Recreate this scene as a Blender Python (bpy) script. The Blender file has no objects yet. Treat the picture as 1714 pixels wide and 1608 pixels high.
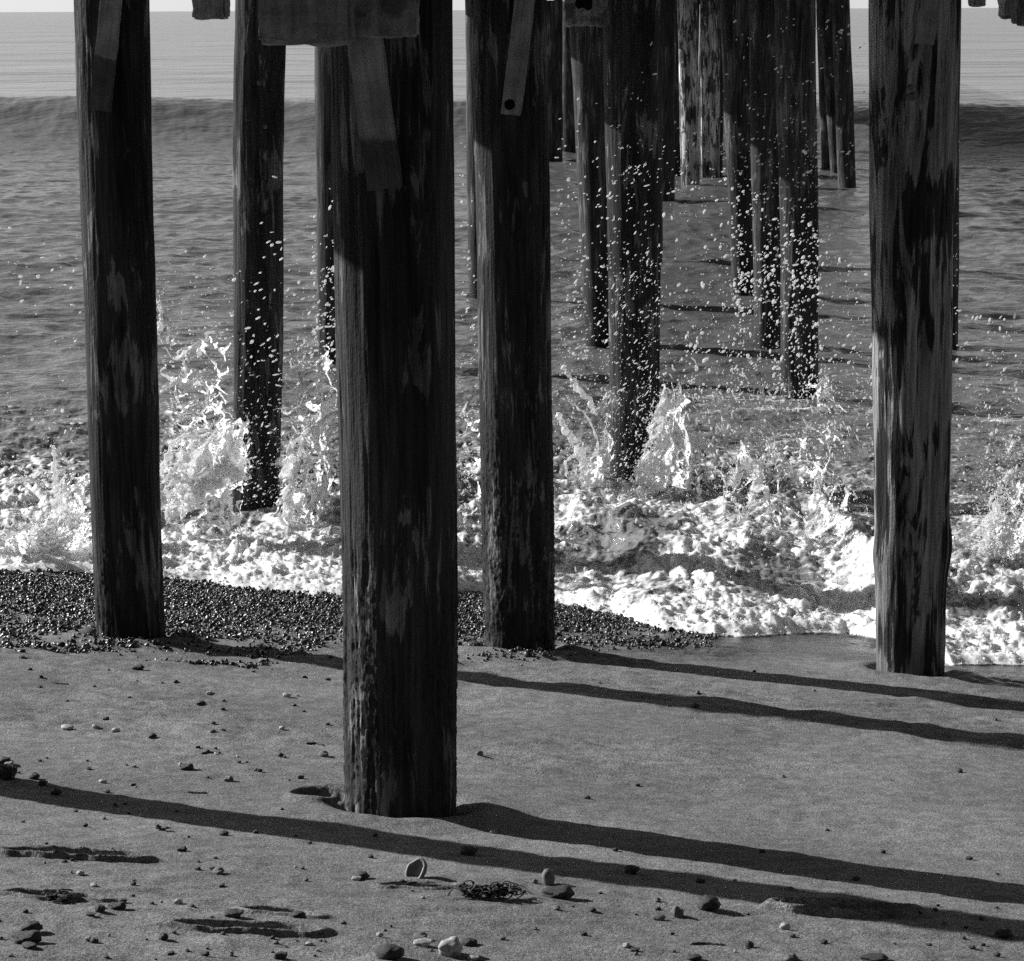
import bpy, bmesh, math, random
import numpy as np
from mathutils import Vector

random.seed(7)
RNG = np.random.default_rng(11)
scene = bpy.context.scene
COL = scene.collection

# ------------------------------------------------------------------ camera model
W0, H0, F0 = 1714.0, 1608.0, 3600.0
CAM_Z = 3.5
PITCH = math.atan((804 - 14.25) / F0)
ROLL = math.asin(7.5 / 1714)
fwd = np.array([0, math.cos(PITCH), -math.sin(PITCH)])
up0 = np.array([0, math.sin(PITCH), math.cos(PITCH)])
rt0 = np.array([1.0, 0, 0])
UP = up0 * math.cos(ROLL) + rt0 * math.sin(ROLL)
RT = rt0 * math.cos(ROLL) - up0 * math.sin(ROLL)
ORG = np.array([0, 0, CAM_Z])


def rays(px, py):
    px = np.asarray(px, float); py = np.asarray(py, float)
    u = (px - W0 / 2) / F0; v = (H0 / 2 - py) / F0
    return fwd + u[..., None] * RT + v[..., None] * UP


def at_y(px, py, Y):
    d = rays(px, py)
    return ORG + d * (np.asarray(Y, float) / d[..., 1])[..., None]


# ------------------------------------------------------------------ noise
_perm = np.random.default_rng(3).permutation(256)
_perm = np.concatenate([_perm, _perm, _perm]).astype(np.int64)
_g = np.random.default_rng(5).normal(size=(256, 3))
_g /= np.linalg.norm(_g, axis=1)[:, None]


def pn(x, y, z=0.0):
    x, y, z = np.broadcast_arrays(np.asarray(x, float), np.asarray(y, float), np.asarray(z, float))
    xi = np.floor(x).astype(np.int64); yi = np.floor(y).astype(np.int64); zi = np.floor(z).astype(np.int64)
    xf = x - xi; yf = y - yi; zf = z - zi
    xi &= 255; yi &= 255; zi &= 255
    s = lambda t: t * t * t * (t * (t * 6 - 15) + 10)
    uu, vv, ww = s(xf), s(yf), s(zf)
    out = 0
    for dx in (0, 1):
        wx = uu if dx else 1 - uu
        for dy in (0, 1):
            wy = vv if dy else 1 - vv
            for dz in (0, 1):
                wz = ww if dz else 1 - ww
                h = _perm[_perm[_perm[xi + dx] + yi + dy] + zi + dz] & 255
                g = _g[h]
                out = out + wx * wy * wz * (g[..., 0] * (xf - dx) + g[..., 1] * (yf - dy) + g[..., 2] * (zf - dz))
    return out * 1.5


def fbm(x, y, z=0.0, o=4, g=0.5):
    a, t, f = 1.0, 0, 1.0
    for i in range(o):
        t = t + a * pn(np.asarray(x) * f + 17.3 * i, np.asarray(y) * f - 9.1 * i, np.asarray(z) * f + 5.7 * i)
        a *= g; f *= 2.03
    return t


def worley(x, y, seed=0):
    xi = np.floor(x).astype(np.int64); yi = np.floor(y).astype(np.int64)
    f1 = np.full(x.shape, 9.0); f2 = np.full(x.shape, 9.0)
    for dx in (-1, 0, 1):
        for dy in (-1, 0, 1):
            cx, cy = xi + dx, yi + dy
            h = _perm[(_perm[cx & 255] + cy + seed) & 255]
            h2 = _perm[(h + 71 + seed) & 255]
            d = np.hypot(cx + h / 256.0 - x, cy + h2 / 256.0 - y)
            f2 = np.minimum(f2, np.maximum(f1, d)); f1 = np.minimum(f1, d)
    return f1, f2


def sst(a, b, x):
    t = np.clip((x - a) / (b - a), 0, 1)
    return t * t * (3 - 2 * t)


# ------------------------------------------------------------------ ground
GY = np.array([-14, 0, 3, 4.6, 6.5, 8.5, 10.65, 12, 13.5, 16, 25, 60, 400])
GZ = np.array([1.98, 1.85, 1.68, 1.42, .97, .62, .22, -.02, -.22, -.5, -1.1, -3.0, -6.0])


def ground(x, y):
    z = 0
    for o, w in ((-.7, .15), (-.35, .2), (0, .3), (.35, .2), (.7, .15)):
        z = z + w * np.interp(np.asarray(y, float) + o, GY, GZ)
    return z - (.064 - .008 * sst(6, 10.5, np.asarray(y, float))) * np.clip(x, -5, 5)


def hit_ground(px, py, func=ground):
    d = rays(px, py)
    lo = np.full(d.shape[:-1], 2.0); hi = np.full(d.shape[:-1], 30.0)
    for _ in range(40):
        m = (lo + hi) / 2
        p = ORG + d * m[..., None]
        above = p[..., 2] > func(p[..., 0], p[..., 1])
        lo = np.where(above, m, lo); hi = np.where(above, hi, m)
    return ORG + d * lo[..., None]


# ------------------------------------------------------------------ object helpers
def tag(o, label=None, cat=None, group=None, kind=None):
    if label: o['label'] = label
    if cat: o['category'] = cat
    if group: o['group'] = group
    if kind: o['kind'] = kind
    return o


def empty(name, loc=(0, 0, 0)):
    o = bpy.data.objects.new(name, None); COL.objects.link(o)
    o.location = loc; o.empty_display_size = .1
    return o


def link(name, me, mat, parent=None, loc=None):
    if mat is not None and not me.materials: me.materials.append(mat)
    o = bpy.data.objects.new(name, me); COL.objects.link(o)
    if loc is not None: o.location = loc
    if parent is not None: o.parent = parent
    return o


def mesh_np(name, V, Fq, smooth=True, attrs=None):
    """V (n,3); Fq (m,3|4) int"""
    V = np.ascontiguousarray(V, dtype=np.float32); Fq = np.ascontiguousarray(Fq, dtype=np.int32)
    me = bpy.data.meshes.new(name)
    k = Fq.shape[1]
    me.vertices.add(len(V)); me.vertices.foreach_set('co', V.ravel())
    me.loops.add(Fq.size); me.loops.foreach_set('vertex_index', Fq.ravel())
    me.polygons.add(len(Fq))
    me.polygons.foreach_set('loop_start', np.arange(0, Fq.size, k, dtype=np.int32))
    me.polygons.foreach_set('loop_total', np.full(len(Fq), k, dtype=np.int32))
    me.update(calc_edges=True)
    if smooth: me.polygons.foreach_set('use_smooth', np.ones(len(Fq), dtype=bool))
    for n, a in (attrs or {}).items():
        at = me.attributes.new(n, 'FLOAT', 'POINT'); at.data.foreach_set('value', np.ascontiguousarray(a, dtype=np.float32).ravel())
    me.validate()
    return me


def grid_faces(nr, nc, wrap=False):
    r = np.arange(nr - 1)[:, None]; c = np.arange(nc if wrap else nc - 1)[None, :]
    c2 = (c + 1) % nc
    return np.stack([r * nc + c, r * nc + c2, (r + 1) * nc + c2, (r + 1) * nc + c], -1).reshape(-1, 4)


def ico(sub):
    bm = bmesh.new(); bmesh.ops.create_icosphere(bm, subdivisions=sub, radius=1.0)
    V = np.array([v.co[:] for v in bm.verts]); F = np.array([[v.index for v in f.verts] for f in bm.faces])
    bm.free(); return V, F


ICO1, ICO2, ICO3, ICO4 = ico(1), ico(2), ico(3), ico(4)


def instance_mesh(base, mats, locs):
    """base (V,F); mats (n,3,3) columns = axes; locs (n,3) -> merged V,F"""
    V, F = base
    VV = np.einsum('nij,kj->nki', mats, V) + locs[:, None, :]
    FF = F[None] + (np.arange(len(locs)) * len(V))[:, None, None]
    return VV.reshape(-1, 3), FF.reshape(-1, F.shape[1])


def rand_rot(n, rng):
    q = rng.normal(size=(n, 4)); q /= np.linalg.norm(q, axis=1)[:, None]
    w, x, y, z = q.T
    return np.stack([np.stack([1 - 2 * (y * y + z * z), 2 * (x * y - z * w), 2 * (x * z + y * w)], -1),
                     np.stack([2 * (x * y + z * w), 1 - 2 * (x * x + z * z), 2 * (y * z - x * w)], -1),
                     np.stack([2 * (x * z - y * w), 2 * (y * z + x * w), 1 - 2 * (x * x + y * y)], -1)], 1)


# ------------------------------------------------------------------ node helpers
class NT:
    def __init__(self, name):
        self.m = bpy.data.materials.new(name); self.m.use_nodes = True
        self.t = self.m.node_tree; self.t.nodes.clear()
        self.out = self.t.nodes.new('ShaderNodeOutputMaterial')

    def n(self, typ, **kw):
        nd = self.t.nodes.new(typ)
        for k, v in kw.items():
            if k in ('operation', 'data_type', 'blend_type', 'attribute_name', 'feature', 'noise_dimensions', 'distance', 'clamp', 'use_clamp', 'voronoi_dimensions'):
                setattr(nd, k, v)
        return nd

    def put(self, sock, v):
        if isinstance(v, bpy.types.NodeSocket): self.t.links.new(v, sock)
        elif isinstance(v, bpy.types.Node): self.t.links.new(v.outputs[0], sock)
        else: sock.default_value = v

    def math(self, op, a, b=0.0, c=None, clamp=False):
        nd = self.n('ShaderNodeMath', operation=op); nd.use_clamp = clamp
        self.put(nd.inputs[0], a); self.put(nd.inputs[1], b)
        if c is not None: self.put(nd.inputs[2], c)
        return nd.outputs[0]

    def noise(self, vec, scale, detail=3, rough=.55, dist=0.0):
        nd = self.n('ShaderNodeTexNoise')
        if vec is not None: self.put(nd.inputs['Vector'], vec)
        nd.inputs['Scale'].default_value = scale; nd.inputs['Detail'].default_value = detail
        nd.inputs['Roughness'].default_value = rough; nd.inputs['Distortion'].default_value = dist
        return nd.outputs['Fac']

    def vscale(self, vec, s):
        nd = self.n('ShaderNodeVectorMath', operation='MULTIPLY')
        self.put(nd.inputs[0], vec); nd.inputs[1].default_value = s
        return nd.outputs[0]

    def vadd(self, a, b):
        nd = self.n('ShaderNodeVectorMath', operation='ADD')
        self.put(nd.inputs[0], a); self.put(nd.inputs[1], b)
        return nd.outputs[0]

    def remap(self, v, a, b, c=0.0, d=1.0):
        nd = self.n('ShaderNodeMapRange'); nd.interpolation_type = 'SMOOTHSTEP'
        self.put(nd.inputs[0], v)
        for i, q in enumerate((a, b, c, d)): self.put(nd.inputs[i + 1], q)
        return nd.outputs[0]

    def mixf(self, f, a, b):
        nd = self.n('ShaderNodeMix'); nd.data_type = 'FLOAT'
        self.put(nd.inputs[0], f); self.put(nd.inputs[2], a); self.put(nd.inputs[3], b)
        return nd.outputs[0]

    def grey(self, v):
        nd = self.n('ShaderNodeCombineColor')
        for i in range(3): self.put(nd.inputs[i], v)
        return nd.outputs[0]

    def bump(self, h, dist, strength=1.0, normal=None):
        nd = self.n('ShaderNodeBump'); self.put(nd.inputs['Height'], h)
        nd.inputs['Distance'].default_value = dist; self.put(nd.inputs['Strength'], strength)
        if normal is not None: self.put(nd.inputs['Normal'], normal)
        return nd.outputs[0]

    def principled(self, col, rough, spec=.5, normal=None, ior=1.45):
        nd = self.n('ShaderNodeBsdfPrincipled')
        self.put(nd.inputs['Base Color'], self.grey(col) if not isinstance(col, tuple) else col)
        self.put(nd.inputs['Roughness'], rough)
        self.put(nd.inputs['Specular IOR Level'], spec); nd.inputs['IOR'].default_value = ior
        if normal is not None: self.put(nd.inputs['Normal'], normal)
        return nd.outputs[0]

    def done(self, sh):
        self.t.links.new(sh, self.out.inputs['Surface']); return self.m

    def objco(self): return self.n('ShaderNodeTexCoord').outputs['Object']
    def pos(self): return self.n('ShaderNodeNewGeometry').outputs['Position']
    def attr(self, nm): return self.n('ShaderNodeAttribute', attribute_name=nm).outputs['Fac']


# ------------------------------------------------------------------ materials
def mat_pile(name, dark, light, cover, wet=True, psc=(15, 15, 2.4)):
    t = NT(name)
    oi = t.n('ShaderNodeObjectInfo').outputs['Random']
    off = t.n('ShaderNodeCombineXYZ')
    for i, k in enumerate((37.0, 91.0, 53.0)): t.put(off.inputs[i], t.math('MULTIPLY', oi, k))
    co = t.vadd(t.objco(), off.outputs[0])
    streak = t.noise(t.vscale(co, (9, 9, .9)), 1.0, 5, .6, .4)
    patch = t.noise(t.vscale(co, psc), 1.0, 7, .66, 1.0)
    grain = t.noise(t.vscale(co, (70, 70, 3.0)), 1.0, 4, .6)
    fine = t.noise(co, 60.0, 4, .65)
    m = t.remap(t.math('ADD', patch, t.math('MULTIPLY', t.math('SUBTRACT', t.noise(co, 2.3, 2, .5), .5), .5)), cover, cover + .06)
    col = t.mixf(m, dark, light)
    col = t.math('MULTIPLY', col, t.remap(streak, .3, .7, .45, 1.45))
    col = t.math('MULTIPLY', col, t.remap(grain, .3, .7, .55, 1.4))
    zz = t.n('ShaderNodeSeparateXYZ'); t.put(zz.inputs[0], t.pos())
    if wet:
        w = t.remap(t.math('ADD', zz.outputs[2], t.math('MULTIPLY', streak, .6)), .35, 1.2, 1.0, 0.0)
        col = t.math('MULTIPLY', col, t.mixf(w, 1.0, .6))
        rough = t.mixf(w, .82, .5)
    else:
        rough = .85
    h = t.math('ADD', t.math('MULTIPLY', grain, .6), t.math('ADD', t.math('MULTIPLY', patch, .5), t.math('MULTIPLY', fine, .35)))
    return t.done(t.principled(col, rough, .12, t.bump(h, .014, 1.0)))


def mat_board(name, a, b):
    t = NT(name); co = t.objco()
    g = t.noise(t.vscale(co, (40, 40, 3)), 1.0, 4, .6)
    p = t.noise(co, 9.0, 5, .6)
    st = t.math('ADD', t.attr('stain'), t.math('MULTIPLY', t.math('SUBTRACT', p, .5), .9))
    col = t.mixf(t.remap(st, .42, .56), a, b)
    col = t.math('MULTIPLY', col, t.remap(g, .3, .7, .75, 1.25))
    col = t.math('MULTIPLY', col, t.remap(p, .3, .7, .75, 1.2))
    return t.done(t.principled(col, .85, .25, t.bump(t.math('ADD', g, p), .004, .8)))


def mat_plain(name, v, rough=.6, spec=.4, var=.3, sc=30.0, bump=.003):
    t = NT(name); co = t.objco()
    p = t.noise(co, sc, 4, .6)
    col = t.math('MULTIPLY', v, t.remap(p, .3, .7, 1 - var, 1 + var))
    return t.done(t.principled(col, rough, spec, t.bump(p, bump, .8)))


def mat_sand():
    t = NT('sand'); co = t.pos()
    big = t.noise(co, 1.1, 3, .5)
    mid = t.noise(co, 14.0, 4, .6)
    g1 = t.noise(co, 130.0, 3, .7)
    g2 = t.noise(co, 330.0, 2, .7)
    wet = t.attr('wet')
    col = t.math('MULTIPLY', .205, t.remap(big, .3, .7, .8, 1.16))
    col = t.math('MULTIPLY', col, t.remap(mid, .3, .7, .8, 1.18))
    col = t.math('MULTIPLY', col, t.remap(g1, .3, .7, .45, 1.55))
    col = t.math('MULTIPLY', col, t.remap(g2, .3, .7, .6, 1.4))
    col = t.math('MULTIPLY', col, t.mixf(wet, 1.0, .48))
    rough = t.mixf(wet, .9, .14)
    h = t.math('ADD', t.math('MULTIPLY', mid, 1.1), t.math('ADD', t.math('MULTIPLY', g1, .7), t.math('MULTIPLY', g2, .45)))
    nrm = t.bump(h, .011, t.mixf(wet, .95, .3))
    return t.done(t.principled(col, rough, .3, nrm))


def mat_sea():
    t = NT('sea_water'); co = t.pos()
    foam = t.attr('foam')
    murk = t.attr('murk')
    zz = t.n('ShaderNodeSeparateXYZ'); t.put(zz.inputs[0], co)
    dist = zz.outputs[1]
    r1 = t.noise(t.vscale(co, (1.0, 2.0, 1.0)), 3.2, 3, .5)
    r2 = t.noise(t.vscale(co, (1.0, 1.7, 1.0)), 14.0, 3, .6)
    far = t.noise(t.vscale(co, (.5, 1.0, 1.0)), .9, 4, .6)
    near = t.remap(dist, 13.0, 50.0, 1.0, 0.0)
    h = t.math('ADD', t.math('ADD', t.math('MULTIPLY', r1, t.mixf(near, .12, .5)), t.math('MULTIPLY', r2, t.math('MULTIPLY', near, .2))), t.math('MULTIPLY', far, t.mixf(near, 1.8, .8)))
    w1 = t.noise(t.vscale(co, (.7, 1.0, 1.0)), .17, 3, .6)
    w2 = t.noise(t.vscale(co, (.9, 1.0, 1.0)), .03, 3, .6)
    fw = t.remap(dist, 30.0, 75.0)
    nw = t.bump(t.math('MULTIPLY', w1, fw), .9, .5)
    nw = t.bump(t.math('MULTIPLY', w2, fw), 4.0, .5, nw)
    nrm = t.bump(h, .16, .6, nw)
    wcol = t.mixf(murk, .13, .22)
    water = t.principled(wcol, t.mixf(near, .16, .08), .5, nrm, 1.333)
    fn = t.noise(co, 17.0, 5, .62, .6)
    fn2 = t.noise(co, 60.0, 3, .6)
    def cells(sc):
        vo = t.n('ShaderNodeTexVoronoi', feature='DISTANCE_TO_EDGE')
        wv = t.n('ShaderNodeTexNoise'); t.put(wv.inputs['Vector'], co); wv.inputs['Scale'].default_value = sc * .8; wv.inputs['Detail'].default_value = 2
        t.put(vo.inputs['Vector'], t.vadd(co, t.vscale(wv.outputs['Color'], (1.1 / sc, 1.1 / sc, 0)))); vo.inputs['Scale'].default_value = sc
        return vo.outputs['Distance']
    lace = t.math('ADD', t.math('MULTIPLY', t.remap(cells(6.5), 0.0, .28, 1.0, 0.0), .5), t.math('MULTIPLY', t.remap(cells(19.0), 0.0, .3, 1.0, 0.0), .3))
    f = t.math('ADD', foam, t.math('MULTIPLY', t.math('SUBTRACT', fn, .5), .7))
    f = t.math('ADD', f, t.math('MULTIPLY', t.math('SUBTRACT', lace, .40), .85))
    mask = t.math('MULTIPLY', t.remap(f, .28, .95), .97)
    fc = t.math('MULTIPLY', .9, t.remap(fn2, .3, .7, .9, 1.05))
    fb = t.bump(t.math('ADD', fn, t.math('MULTIPLY', fn2, .25)), .02, .55)
    fsh = t.principled(fc, .6, .2, fb)
    pn_ = fsh.node; pn_.inputs['Subsurface Weight'].default_value = .8; pn_.inputs['Subsurface Radius'].default_value = (1, 1, 1); pn_.inputs['Subsurface Scale'].default_value = .025
    mx = t.n('ShaderNodeMixShader'); t.put(mx.inputs[0], mask); t.put(mx.inputs[1], water); t.put(mx.inputs[2], fsh)
    return t.done(mx.outputs[0])


def mat_white_water(name, v=.88, tr=.45):
    t = NT(name); co = t.objco()
    p = t.noise(co, 45.0, 3, .6)
    col = t.grey(t.math('MULTIPLY', v, t.remap(p, .3, .7, .8, 1.05)))
    pr = t.n('ShaderNodeBsdfPrincipled'); t.put(pr.inputs['Base Color'], col); pr.inputs['Roughness'].default_value = .18
    pr.inputs['IOR'].default_value = 1.333
    tl = t.n('ShaderNodeBsdfTranslucent'); t.put(tl.inputs['Color'], col)
    mx = t.n('ShaderNodeMixShader'); mx.inputs[0].default_value = tr
    t.put(mx.inputs[1], pr.outputs[0]); t.put(mx.inputs[2], tl.outputs[0])
    return t.done(mx.outputs[0])


def mat_gravel(name, lo, hi, rough):
    t = NT(name)
    r = t.n('ShaderNodeNewGeometry').outputs['Random Per Island']
    p = t.noise(t.pos(), 60.0, 3, .6)
    col = t.mixf(t.math('POWER', r, 2.5), lo, hi)
    col = t.math('MULTIPLY', col, t.remap(p, .3, .7, .7, 1.3))
    return t.done(t.principled(col, rough, .55, t.bump(p, .004, .6)))


M = dict(
    pile=mat_pile('creosoted_wood', .033, .14, .56),
    pile_worn=mat_pile('worn_wood', .03, .25, .47, True, (13, 13, 1.3)),
    pile_far=mat_pile('far_pile_wood', .045, .12, .52, True, (15, 15, 1.5)),
    pile_sunlit=mat_pile('sunlit_wood', .08, .55, .46),  # paler copy of the wood, sunlight on two far piles put into the colour
    deck=mat_plain('deck_wood', .05, .85, .2, .4, 6.0, .004),
    brace=mat_board('brace_wood', .28, .09),
    block=mat_board('block_wood', .24, .09),
    blocker_dark=mat_plain('sky_blocker_surface', .05, .95, .1, .5, 1.5, .05),  # dark cover so the added unseen rise bounces little light
    iron=mat_plain('rusty_iron', .09, .5, .5, .4, 80.0, .001),
    hole=mat_plain('hole_shade', .006, .9, .1, .2, 80.0, .001),  # near-black colour stands in for the shade inside the holes
    sand=mat_sand(), sea=mat_sea(),
    white=mat_white_water('white_water', .97, .62),
    drop=mat_white_water('spray', .97, .6),
    foam=mat_white_water('foam', .92, .3),
    gravel=mat_gravel('wet_gravel', .014, .12, .34),
    stone_dark=mat_plain('dark_stone', .045, .55, .4, .4, 40.0, .003),
    stone_mid=mat_plain('grey_stone', .14, .6, .4, .35, 40.0, .002),
    stone_pale=mat_plain('pale_stone', .42, .55, .4, .25, 40.0, .002),
    weed=mat_plain('dry_weed', .04, .7, .3, .5, 60.0, .002),
    straw=mat_plain('straw', .3, .7, .3, .3, 60.0, .001),
)

# ------------------------------------------------------------------ pile table (photo pixels)
# key: (x_top, w_top, x_base, y_base, w_base, land?, Y override)
PILES = {}


def pile_geom(xt, wt, xb, yb, wb, land, Y=None):
    if land:
        p = hit_ground(np.array(xb, float), np.array(yb, float))
    else:
        d = rays(np.array(xb, float), np.array(yb, float)); p = ORG + d * (-CAM_Z / d[2])
    if Y is not None: p = at_y(np.array(xb, float), np.array(yb, float), Y)
    depth = np.dot(p - ORG, fwd)
    rb = .5 * wb * depth / F0
    Yc = p[1] + (rb * .8 if land else rb * .5)
    pb = np.array([p[0] * Yc / p[1], Yc, p[2] - (.04 if land else 0)])
    t = at_y(np.array(xt, float), np.array(0.0), Yc)
    rtp = .5 * wt * np.dot(t - ORG, fwd) / F0
    return pb, t, rb, rtp


CAP_Z = 3.66


def build_pile(name, geom, mat, nseg, nz, rough=.02, seed=0, extra=None, low=-1.0):
    pb, pt, rb, rt_ = geom
    z0 = pb[2] + low; z1 = CAP_Z + .02
    z = np.linspace(z0, z1, nz)
    s = (z - pb[2]) / (pt[2] - pb[2])
    cx = pb[0] + (pt[0] - pb[0]) * s; cy = pb[1] + (pt[1] - pb[1]) * s
    cx = cx + .25 * rb * pn(z * .7, seed * 3.1, 1.5) * (.35 if nseg > 60 else .25)
    r = rb + (rt_ - rb) * s
    th = np.linspace(0, 2 * math.pi, nseg, endpoint=False)
    T, Z = np.meshgrid(th, z)
    R = r[:, None] * np.ones_like(T)
    c, sn = np.cos(T), np.sin(T)
    o = seed * 7.77
    R = R * (1 + rough * (1.2 * fbm(c * 1.2 + o, sn * 1.2, Z * .6, 3) + .9 * fbm(c * 4 + o, sn * 4, Z * 1.1, 3)))
    if nseg > 60:
        crack = np.abs(pn(c * 7 + o, sn * 7, Z * .8))
        R = R - rb * .035 * (1 - sst(0, .12, crack)) * sst(-.1, .3, pn(c * 2 + o, sn * 2 + 4, Z * .7))
        R = R + rb * .012 * fbm(c * 14 + o, sn * 14, Z * 2.5, 3)
    if extra is not None: R = R + extra(T, Z - pb[2], R)
    V = np.stack([cx[:, None] + R * c - pb[0], cy[:, None] + R * sn - pb[1], Z - pb[2]], -1).reshape(-1, 3)
    F = grid_faces(nz, nseg, True)
    me = mesh_np(name, V, F)
    return link(name, me, mat, loc=pb)


def surf_pt(geom, px, py, off=0.0):
    """point on the camera side of the pile under a pixel"""
    pb, pt, rb, rt_ = geom
    d = rays(np.array(px, float), np.array(py, float))
    best = None
    for Y in np.linspace(pb[1] - rb * 1.4, pb[1], 60):
        p = ORG + d * Y / d[1]
        s = (p[2] - pb[2]) / (pt[2] - pb[2])
        c = pb[:2] + (pt[:2] - pb[:2]) * s
        if np.hypot(*(p[:2] - c)) < (rb + (rt_ - rb) * s) + off: return p
    return p


def bolt(parent, p, r, mat=None, name='bolt'):
    V, F = ICO2
    V = V * np.array([r, r * .6, r])
    o = link(name, mesh_np(name, V, F), mat or M['iron'], parent)
    o.location = Vector(p) - parent.location
    return o


# --- the four piles standing on sand
def barnacle(amount, top):
    def f(T, z, R):
        m = 1 - sst(top * .3, top, z)
        k = fbm(np.cos(T) * 15, np.sin(T) * 15, z * 34, 3)
        return m * amount * np.maximum(k, -.1)
    return f


def gouge(T, z, R):      # right-hand worn pile: hollow round the bolt, knots and swellings
    a = np.angle(np.exp(1j * (T + math.pi / 2)))
    h = -.03 * np.exp(-(a / .3) ** 2 - ((z - 3.1) / .16) ** 2)
    h += .028 * np.exp(-((a - 1.5) / .5) ** 2 - ((z - .72) / .12) ** 2)
    h += .02 * np.exp(-((a + 1.3) / .4) ** 2 - ((z - .66) / .1) ** 2)
    h += -.022 * np.exp(-((a - .2) / .1) ** 2 - ((z - 2.58) / .035) ** 2)
    h += .012 * np.exp(-((a - .2) / .25) ** 2 - ((z - 2.58) / .1) ** 2)
    return h


G1 = pile_geom(661, 203, 674, 1368, 188, True)
GL = pile_geom(186, 124, 219, 1074, 114, True)
GM = pile_geom(852, 128, 872, 1094, 117, True)
GR = pile_geom(1530, 152, 1525, 1133, 113, True)
GO = None

PG = 'timber piles holding up the pier'
p1 = build_pile('pier_pile', G1, M['pile'], 220, 420, .022, 1, barnacle(.006, 1.2), -.6)
tag(p1, 'thickest and nearest dark pile with a wide diagonal board bolted on its front', 'pile', PG)
pl = build_pile('pier_pile', GL, M['pile'], 150, 340, .02, 2, barnacle(.006, .8), -.6)
tag(pl, 'dark pile leaning slightly at the left, its foot on the edge of the gravel strip', 'pile', PG)
pm = build_pile('pier_pile', GM, M['pile'], 150, 340, .022, 3, barnacle(.012, 1.8), -.6)
tag(pm, 'dark pile with rough crusted left side and a brace ending in a round hole', 'pile', PG)
pr = build_pile('pier_pile', GR, M['pile_worn'], 150, 400, .03, 4, gouge, -.6)
tag(pr, 'worn pale-streaked pile with a knot hole, standing by the foam at right', 'pile', PG)
for g, o, pts in ((GR, pr, ((1527, 161, .022), (1523, 146, .016))), (GL, pl, ((229, 29, .02), (190, 436, .02), (164, 160, .012)))):
    for x, y, r in pts: bolt(o, surf_pt(g, x, y, -.012), r)
bolt(pr, surf_pt(GR, 1538, 303, -.03), .03, M['hole'], 'knot_hole')

# pile off the left edge whose shadow crosses the sand in front
_q = hit_ground(np.array(120.0), np.array(1332.0)); gx = np.array([_q[0] - math.cos(math.radians(27)) * 1.15, _q[1] + math.sin(math.radians(27)) * 1.15]); gz = float(ground(*gx))
GO = (np.array([gx[0], gx[1], gz]), np.array([gx[0] - .02, gx[1], 3.5]), .15, .16)
po = build_pile('pier_pile', GO, M['pile'], 90, 160, .02, 9, barnacle(.02, 1.0), -.6)
tag(po, 'pile standing just beyond the left edge that throws the long front shadow', 'pile', PG)

WATER_PILES = [
    # xt, wt, xb, yb, wb, seed, label, nseg
    (437, 87, 430, 858, 78, 11, 'dark pile with white drops in front of it and splashing foam around its foot', 110),
    (1060, 98, 1062, 800, 82, 12, 'dark pile in the middle of the V shaped splash, behind the crusted pile', 110),
    (556, 60, 560, 606, 56, 13, 'pile half hidden behind the left edge of the nearest thick pile, spray over its foot', 60),
    (803, 50, 808, 497, 46, 14, 'thin pile showing as a sliver between the nearest pile and the crusted pile', 40),
    (984, 68, 1012, 584, 60, 15, 'tilted pile just left of the pile in the V shaped splash', 60),
    (1332, 68, 1340, 671, 62, 16, 'pile densely speckled with drops, the nearest of the cluster in the right half', 70),
    (1283, 60, 1291, 587, 56, 17, 'pile close behind the left side of the most speckled pile', 60),
    (1230, 52, 1250, 498, 46, 18, 'tilted pile at the left of the speckled cluster, leaning to the right at the foot', 50),
    (1577, 62, 1572, 587, 62, 19, 'pile almost wholly hidden behind the worn pale-streaked pile', 50),
    (1150, 34, 1156, 314, 31, 20, 'thin far pile with bright sunlit strip, left one of the two bright ones', 32),
    (1189, 34, 1189, 294, 31, 21, 'thin far pile with a long white sunlit edge, right one of the two bright ones', 32),
    (1115, 30, 1114, 346, 30, 22, 'thin black far pile right beside the pile in the V shaped splash', 32),
    (1088, 44, 1088, 434, 42, 23, 'pile peeping out behind the right edge of the pile in the V shaped splash', 40),
    (923, 36, 924, 272, 36, 24, 'far pile peeping out behind the right edge of the crusted pile', 32),
    (956, 32, 953, 254, 30, 25, 'far pile whose narrow bright strip shows left of the hanging block with a hole', 32),
    (1379, 26, 1387, 284, 26, 26, 'left of the three slender far piles beside the narrow gap of sea', 30),
    (1384, 26, 1403, 290, 26, 27, 'leaning middle one of the three slender far piles beside the narrow gap of sea', 30),
    (1407, 30, 1418, 317, 30, 28, 'right of the three slender far piles, edging the narrow gap of sea', 32),
]
PGEOM = {}
for (xt, wt, xb, yb, wb, sd, lab, ns) in WATER_PILES:
    g = pile_geom(xt, wt, xb, yb, wb, False)
    PGEOM[sd] = g
    o = build_pile('pier_pile', g, M['pile'] if sd in (11, 12) else M['pile_sunlit'] if sd in (20, 21) else M['pile_far'], ns, 220 if ns > 50 else 90, .03, sd, None, -1.2)
    tag(o, lab, 'pile', PG)
    if sd == 11:
        for x, y in ((434, 138), (442, 211)): bolt(o, surf_pt(g, x, y, -.008), .022)

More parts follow.
